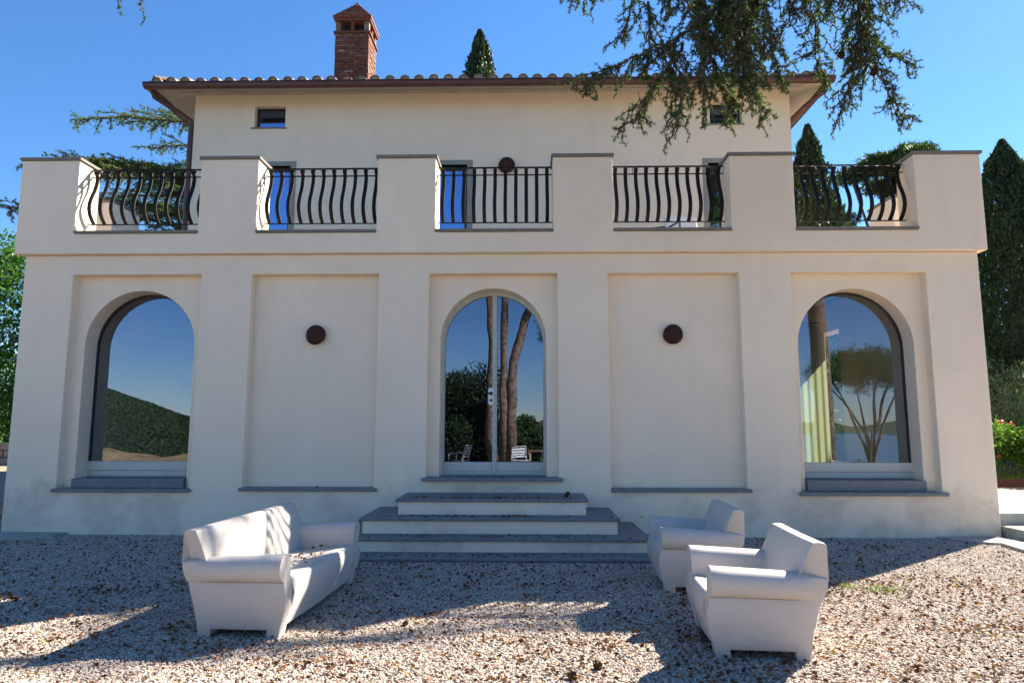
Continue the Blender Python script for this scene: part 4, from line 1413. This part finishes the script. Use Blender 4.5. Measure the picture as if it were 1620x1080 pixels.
cone_spots = []
for bi, s_ in enumerate(stems + left_stems):
    left = bi >= len(stems)
    if left:
        sticks, T, D = spray([local(p) for p in s_], .006, .16, .05, q_, .45, .030, dens=1.15)
    else:
        path = [Vector(local(p)) for p in s_]
        sticks, T, D = spray(path, .014, .16, .05, q_, .5, .030)
        lens = [(path[i + 1] - path[i]).length for i in range(len(path) - 1)]
        total = sum(lens)
        nsub = int(total / .066)
        for k in range(nsub):
            f = (k + q_.random()) / nsub * total * .93
            i = 0
            while f > lens[i]: f -= lens[i]; i += 1
            base = path[i].lerp(path[i + 1], f / lens[i]); dn = (path[i + 1] - path[i]).normalized()
            tt = (sum(lens[:i]) + f) / total
            az = Vector((q_.gauss(0, 1), q_.gauss(0, 1), q_.gauss(0, .5)))
            out = (az.normalized() * .9 + dn * .7).normalized()
            Ls = (.62 * (1 - .68 * tt)) * q_.uniform(.45, 1.2)
            sub = [base]
            for m in range(4):
                out = (out + Vector((q_.gauss(0, .1), q_.gauss(0, .1), -.22))).normalized()
                sub.append(sub[-1] + out * Ls / 4)
            a, b_, c_ = spray(sub, .006, .15, .035, q_, .5, .030, dens=1.0)
            sticks += a; T += b_; D += c_
    mb = MB()
    for p, r_ in sticks: mb.tube(p, r_, 4, cap=False)
    b = mb.build('branch', 'bark', cedar)
    needles('needles', T, D, .034, .007, 9, 'cedar_needles', b)
    if not left and bi < 16:
        f = random.randint(1, len(s_) - 2)
        cone_spots.append((T[len(T) // 2], b))
        if bi in (4, 1, 6): cone_spots.append((T[len(T) // 3], b))
for c, b in cone_spots:
    pine_cone((c[0], c[1], c[2] + .02), .038, None, b)
for o in [x for x in bpy.data.objects if x.name.startswith('pine_cone') and x.parent]:
    o.rotation_euler = (random.uniform(-.4, .4), random.uniform(-.4, .4), 0)
# crown of this cedar, above the frame
cb = []
for k in range(20):
    a = q_.uniform(-.2, 2 * PI)
    cb.append((q_.uniform(-1.8, 1.0), q_.uniform(-2.2, .4), q_.uniform(8.6, 12.5), q_.uniform(.5, 1.0)))
rr = np.random.default_rng(9)
C = np.concatenate([rr.normal(size=(900, 3)) * [r * .6, r * .6, r * .18] + [x, y, z] for x, y, z, r in cb])
leaves_mesh('crown', C, .16, 'cedar_needles', cedar, None, .3)

def layer(pts, w, rr):
    """one flat bough: a main limb with side limbs in a level plane, each feathered with twigs"""
    path = [Vector(p) for p in pts]
    sticks, T, D = spray(path, .06, .3, .12, rr, .35, .055)
    lens = [(path[i + 1] - path[i]).length for i in range(len(path) - 1)]; total = sum(lens)
    n = int(total / .17)
    for k in range(n):
        f = (k + rr.random()) / n * total * .97; i = 0
        while f > lens[i]: f -= lens[i]; i += 1
        base = path[i].lerp(path[i + 1], f / lens[i]); dn = (path[i + 1] - path[i]).normalized()
        tt = (sum(lens[:i]) + f) / total
        out = (Vector((0, 1 if k % 2 else -1, rr.gauss(.12, .25))) * .8 + dn * rr.uniform(.5, 1.3)).normalized()
        Ls = w * 1.25 * (1 - .5 * tt) * rr.uniform(.55, 1.1)
        sub_ = [base]
        for m in range(4):
            out = (out + Vector((rr.gauss(0, .1), rr.gauss(0, .1), -.10))).normalized()
            sub_.append(sub_[-1] + out * Ls / 4)
        a, b_, c_ = spray(sub_, .02, .34, .07, rr, .55, .055)
        sticks += a; T += b_; D += c_
    return sticks, T, D

# cedar behind the left terrace: flat layered sprays reaching left
c2 = empty('cedar_tree', (-8.6, 19.6, 0), 0, 'cedar with flat layered branches reaching left behind the left terrace', 'tree')
MB().tube([(0, 0, 0), (.05, 0, 5), (0, 0, 10.6)], [.4, .3, .08], 10).build('trunk', 'bark', c2, smooth=True)
q_ = random.Random(8)
layers = []
for (tipx, z0, z1, yo, w) in [(-5.5, 10.2, 11.0, 0, .95), (-4.3, 10.3, 11.3, .7, .8), (-3.2, 9.6, 10.2, .3, .8), (-6.3, 8.9, 9.5, .3, 1.0), (-6.2, 8.7, 9.2, -.5, 1.0), (-5.3, 8.2, 8.75, .8, 1.2), (-5.8, 7.4, 8.1, -.6, 1.2), (-5.2, 8.6, 9.1, -1.0, 1.1), (-5.0, 6.8, 7.4, .5, 1.2), (-4.4, 6.0, 6.8, -.4, 1.2), (-5.4, 6.3, 7.2, 1.4, 1.2), (-3.8, 8.9, 9.2, 1.0, .7), (-5.4, 8.8, 8.9, -1.3, 1.1), (-4.6, 5.2, 6.2, -1.2, 1.2), (-3.6, 8.0, 8.5, -1.6, 1.2), (-3.4, 7.2, 7.6, -1.4, 1.2), (-6.6, 9.1, 9.5, .9, 1.0), (-5.4, 8.4, 9.2, -.9, 1.2), (-5.0, 7.9, 8.5, 1.6, 1.2), (-5.8, 7.0, 7.5, -1.8, 1.2)]:
    pts = [(-.1, 0, z0), (tipx * .35, yo * .5, z0 + (z1 - z0) * .75), (tipx * .7, yo, z1), (tipx, yo * 1.2, z1 - .12)]
    sticks, T, D = layer(pts, w, q_)
    mb = MB()
    for p, r_ in sticks: mb.tube(p, r_, 4, cap=False)
    b = mb.build('branch', 'bark', c2)
    needles('needles', T, D, .07, .014, 10, 'cedar_far', b)
c3 = empty('cedar_tree', (20.5, 23, 0), 0, 'cedar with feathery branches entering at the right edge of the photo', 'tree')
MB().tube([(0, 0, 0), (.05, 0, 6), (0, 0, 12)], [.4, .3, .08], 8).build('trunk', 'bark', c3, smooth=True)
for (tipx, z0, z1, yo, w) in [(-4.1, 9.8, 10.6, -.3, .9), (-3.6, 9.2, 9.7, .3, 1.0), (-4.4, 8.5, 9.0, -.5, 1.0), (-4.0, 7.6, 8.2, .3, 1.0), (-4.3, 6.4, 7.0, -.6, 1.0)]:
    pts = [(-.1, 0, z0), (tipx * .35, yo * .5, z0 + (z1 - z0) * .75), (tipx * .7, yo, z1), (tipx, yo * 1.2, z1 - .2)]
    sticks, T, D = layer(pts, w, q_)
    mb = MB()
    for p, r_ in sticks: mb.tube(p, r_, 4, cap=False)
    b = mb.build('branch', 'bark', c3)
    needles('needles', T, D, .07, .014, 10, 'cedar_far', b)

# ------------------------------------------------------------------ garden behind the photographer (mirrored in the glass)
umbrella_pine((-.9, -6.3, 0), 12.0, 4.0, 14000, 'three stemmed umbrella pine mirrored in the glass door', stems=[
    ([(-.35, 0, -.3), (-.48, 0, 2), (-.40, 0, 4.5), (-.55, 0, 7), (-.6, 0, 11)], [.25, .20, .18, .16, .12]),
    ([(0, 0, -.3), (.02, 0, 2), (.0, 0, 4.5), (.08, .1, 7), (.2, 0, 11)], [.2, .16, .15, .14, .1]),
    ([(.25, 0, -.3), (.28, 0, 2), (.40, 0, 4), (.85, .2, 5.6), (1.7, .2, 7.6), (2.2, 0, 11)], [.25, .19, .18, .17, .14, .1])], seed=31, leaf=.2, lean=(.6, 0))
blob_tree('pine_bough', (.75, -6.0, 0), [(-.1, 0, 6.3, .6), (.1, 0, 5.6, .45), (.05, 0, 5.0, .35), (-.4, .3, 6.9, .6), (.3, .2, 6.9, .6)], 9000, .13, 'pine_leaf', 'hanging pine bough mirrored in the right leaf of the door', 'tree', [([(.8, 0, 7.6), (.4, 0, 6.3)], [.06, .03])], 'pine_bark', seed=32, aspect=.15)
bb = [(random.uniform(-2.0, 1.5), random.uniform(-.7, .7), random.uniform(.2, 3.1), random.uniform(.6, .95)) for _ in range(60)]
blob_tree('evergreen_bush', (-2.6, -7.4, 0), bb, 70000, .11, 'cypress_leaf', 'dark evergreen bush mirrored in the left leaf of the door', 'bush', seed=33)
bb = [(random.uniform(-.9, .5), random.uniform(-.5, .5), random.uniform(.0, 1.7), random.uniform(.35, .6)) for _ in range(16)]
blob_tree('evergreen_bush', (.15, -7.6, 0), bb, 22000, .10, 'pine_leaf', 'low green bush mirrored behind the stems in the door', 'bush', seed=34)
umbrella_pine((26.8, -35, -9), 16.3, 4.6, 34000, 'umbrella pine over the lake mirrored in the right window', seed=35, leaf=.3, flat=1.0, thick=.3, lean=(1.2, 0), nb=26)
umbrella_pine((31.6, -36, -10), 16.6, 2.4, 14000, 'smaller umbrella pine mirrored at the right of the right window', seed=36, leaf=.3, flat=.9, thick=.2, lean=(-.8, 0))
bb = [(random.uniform(-5, 6), random.uniform(-.8, .8), random.uniform(-1, 1.2), random.uniform(.5, .9)) for _ in range(22)]
blob_tree('evergreen_bush', (9.5, -9.5, -1.6), bb, 16000, .12, 'pine_leaf', 'row of low bushes on the terrace edge mirrored in the right window', 'bush', seed=37)

def garden_chair(loc, rz, label):
    r = empty('garden_chair', loc, rz, label, 'chair', 'white garden chairs behind the photographer')
    mb = MB()
    for s in (-1, 1):
        mb.tube([(s * .27, -.26, 0), (s * .27, -.25, .64), (s * .27, .12, .66), (s * .26, .24, .64)], .013, 6)
        mb.tube([(s * .25, .26, 0), (s * .25, .22, .42), (s * .24, .32, .88)], .013, 6)
    mb.tube([(-.24, .32, .88), (.24, .32, .88)], .013, 6)
    mb.build('frame', 'white_metal', r)
    for k in range(6): MB().box(-.25, .25, -.24 + k * .08, -.18 + k * .08, .42, .436).build('seat_slat', 'white_metal', r)
    for k in range(4): MB().hexa([(-.24, .245 + k * .025, .52 + k * .085), (.24, .245 + k * .025, .52 + k * .085), (.24, .257 + k * .025, .52 + k * .085), (-.24, .257 + k * .025, .52 + k * .085), (-.24, .26 + k * .025, .575 + k * .085), (.24, .26 + k * .025, .575 + k * .085), (.24, .272 + k * .025, .575 + k * .085), (-.24, .272 + k * .025, .575 + k * .085)]).build('back_slat', 'white_metal', r)
    return r
garden_chair((-2.1, -1.5, 0), R(-70), 'white slatted garden chair mirrored at the lower left of the door')
garden_chair((-.2, -1.8, 0), R(170), 'white slatted garden chair mirrored beside the wooden table in the door')
garden_chair((1.5, -1.9, 0), R(200), 'white slatted garden chair mirrored at the right of the door')
gt = empty('garden_table', (.75, -2.4, 0), 0, 'wooden garden table mirrored low in the right leaf of the door', 'table')
MB().box(-.7, .7, -.4, .4, .70, .74).build('tabletop', 'wood', gt, bevel=.005)
for sx in (-1, 1):
    for sy_ in (-1, 1):
        MB().box(sx * .62 - .035, sx * .62 + .035, sy_ * .34 - .035, sy_ * .34 + .035, 0, .70).build('leg', 'wood', gt)

# ------------------------------------------------------------------ terrace furniture
def lounge(loc, rz, label, seatm, framem, backm):
    r = empty('lounge_chair', loc, rz, label, 'lounge chair', 'lounge chairs up on the terrace')
    mb = MB()
    for s in (-1, 1):
        mb.tube([(s * .32, -.3, 0), (s * .33, -.3, .58), (s * .33, .1, .6), (s * .32, .32, .56), (s * .31, .36, 0)], .018, 8)
    mb.build('frame', framem, r)
    MB().box(-.30, .30, -.30, .28, .28, .42).build('seat_cushion', seatm, r, bevel=.03)
    MB().hexa([(-.29, .22, .40), (.29, .22, .40), (.29, .32, .40), (-.29, .32, .40), (-.29, .36, .90), (.29, .36, .90), (.29, .44, .90), (-.29, .44, .90)]).build('back_cushion', backm, r, bevel=.03)
    return r
lounge((2.72, 10.9, 4.18), R(12), 'lounge chair with white back and blue frame on the terrace right', 'cushion_blue', 'blue_frame', 'white_metal')
lounge((1.98, 11.0, 4.0), R(-25), 'low lounge chair with dark cushions behind the terrace railing', 'cushion_blue', 'black_plastic', 'cushion_blue')

# ------------------------------------------------------------------ things seen dimly through the glass
pf = empty('picture_frame', (-7.3, 13.58, 2.2), 0, 'framed picture on the wall inside the left arched window', 'picture')
MB().box(-.42, .42, -.03, 0, -.6, .6).build('frame', 'wood', pf)
MB().box(-.36, .36, -.034, -.031, -.54, .54).build('print', 'picture', pf)
pf.location.x = -6.35
cu = empty('curtain', (5.5, 13.2, .76), 0, 'pale curtain hanging inside the right arched window', 'curtain')
n = 36
cv, cf = [], []
for k in range(n + 1):
    x = -.30 + .62 * k / n
    y = .016 * math.sin(k * .8) + .006 * math.sin(k * 2.7)
    cv += [(x, y, .02), (x, y * .8, 1.4), (x, y * .5, 2.45 + .28 * math.sqrt(max(0, 1 - ((x - .01) / .33) ** 2)))]
for k in range(n):
    for j in range(2): cf.append((3 * k + j, 3 * k + 3 + j, 3 * k + 4 + j, 3 * k + 1 + j))
pydata('cloth', cv, cf, 'curtain_cloth', cu, smooth=True)
MB().tube([(-.36, 0, 2.75), (.38, 0, 2.75)], .012, 8).build('rod', 'black_plastic', cu)
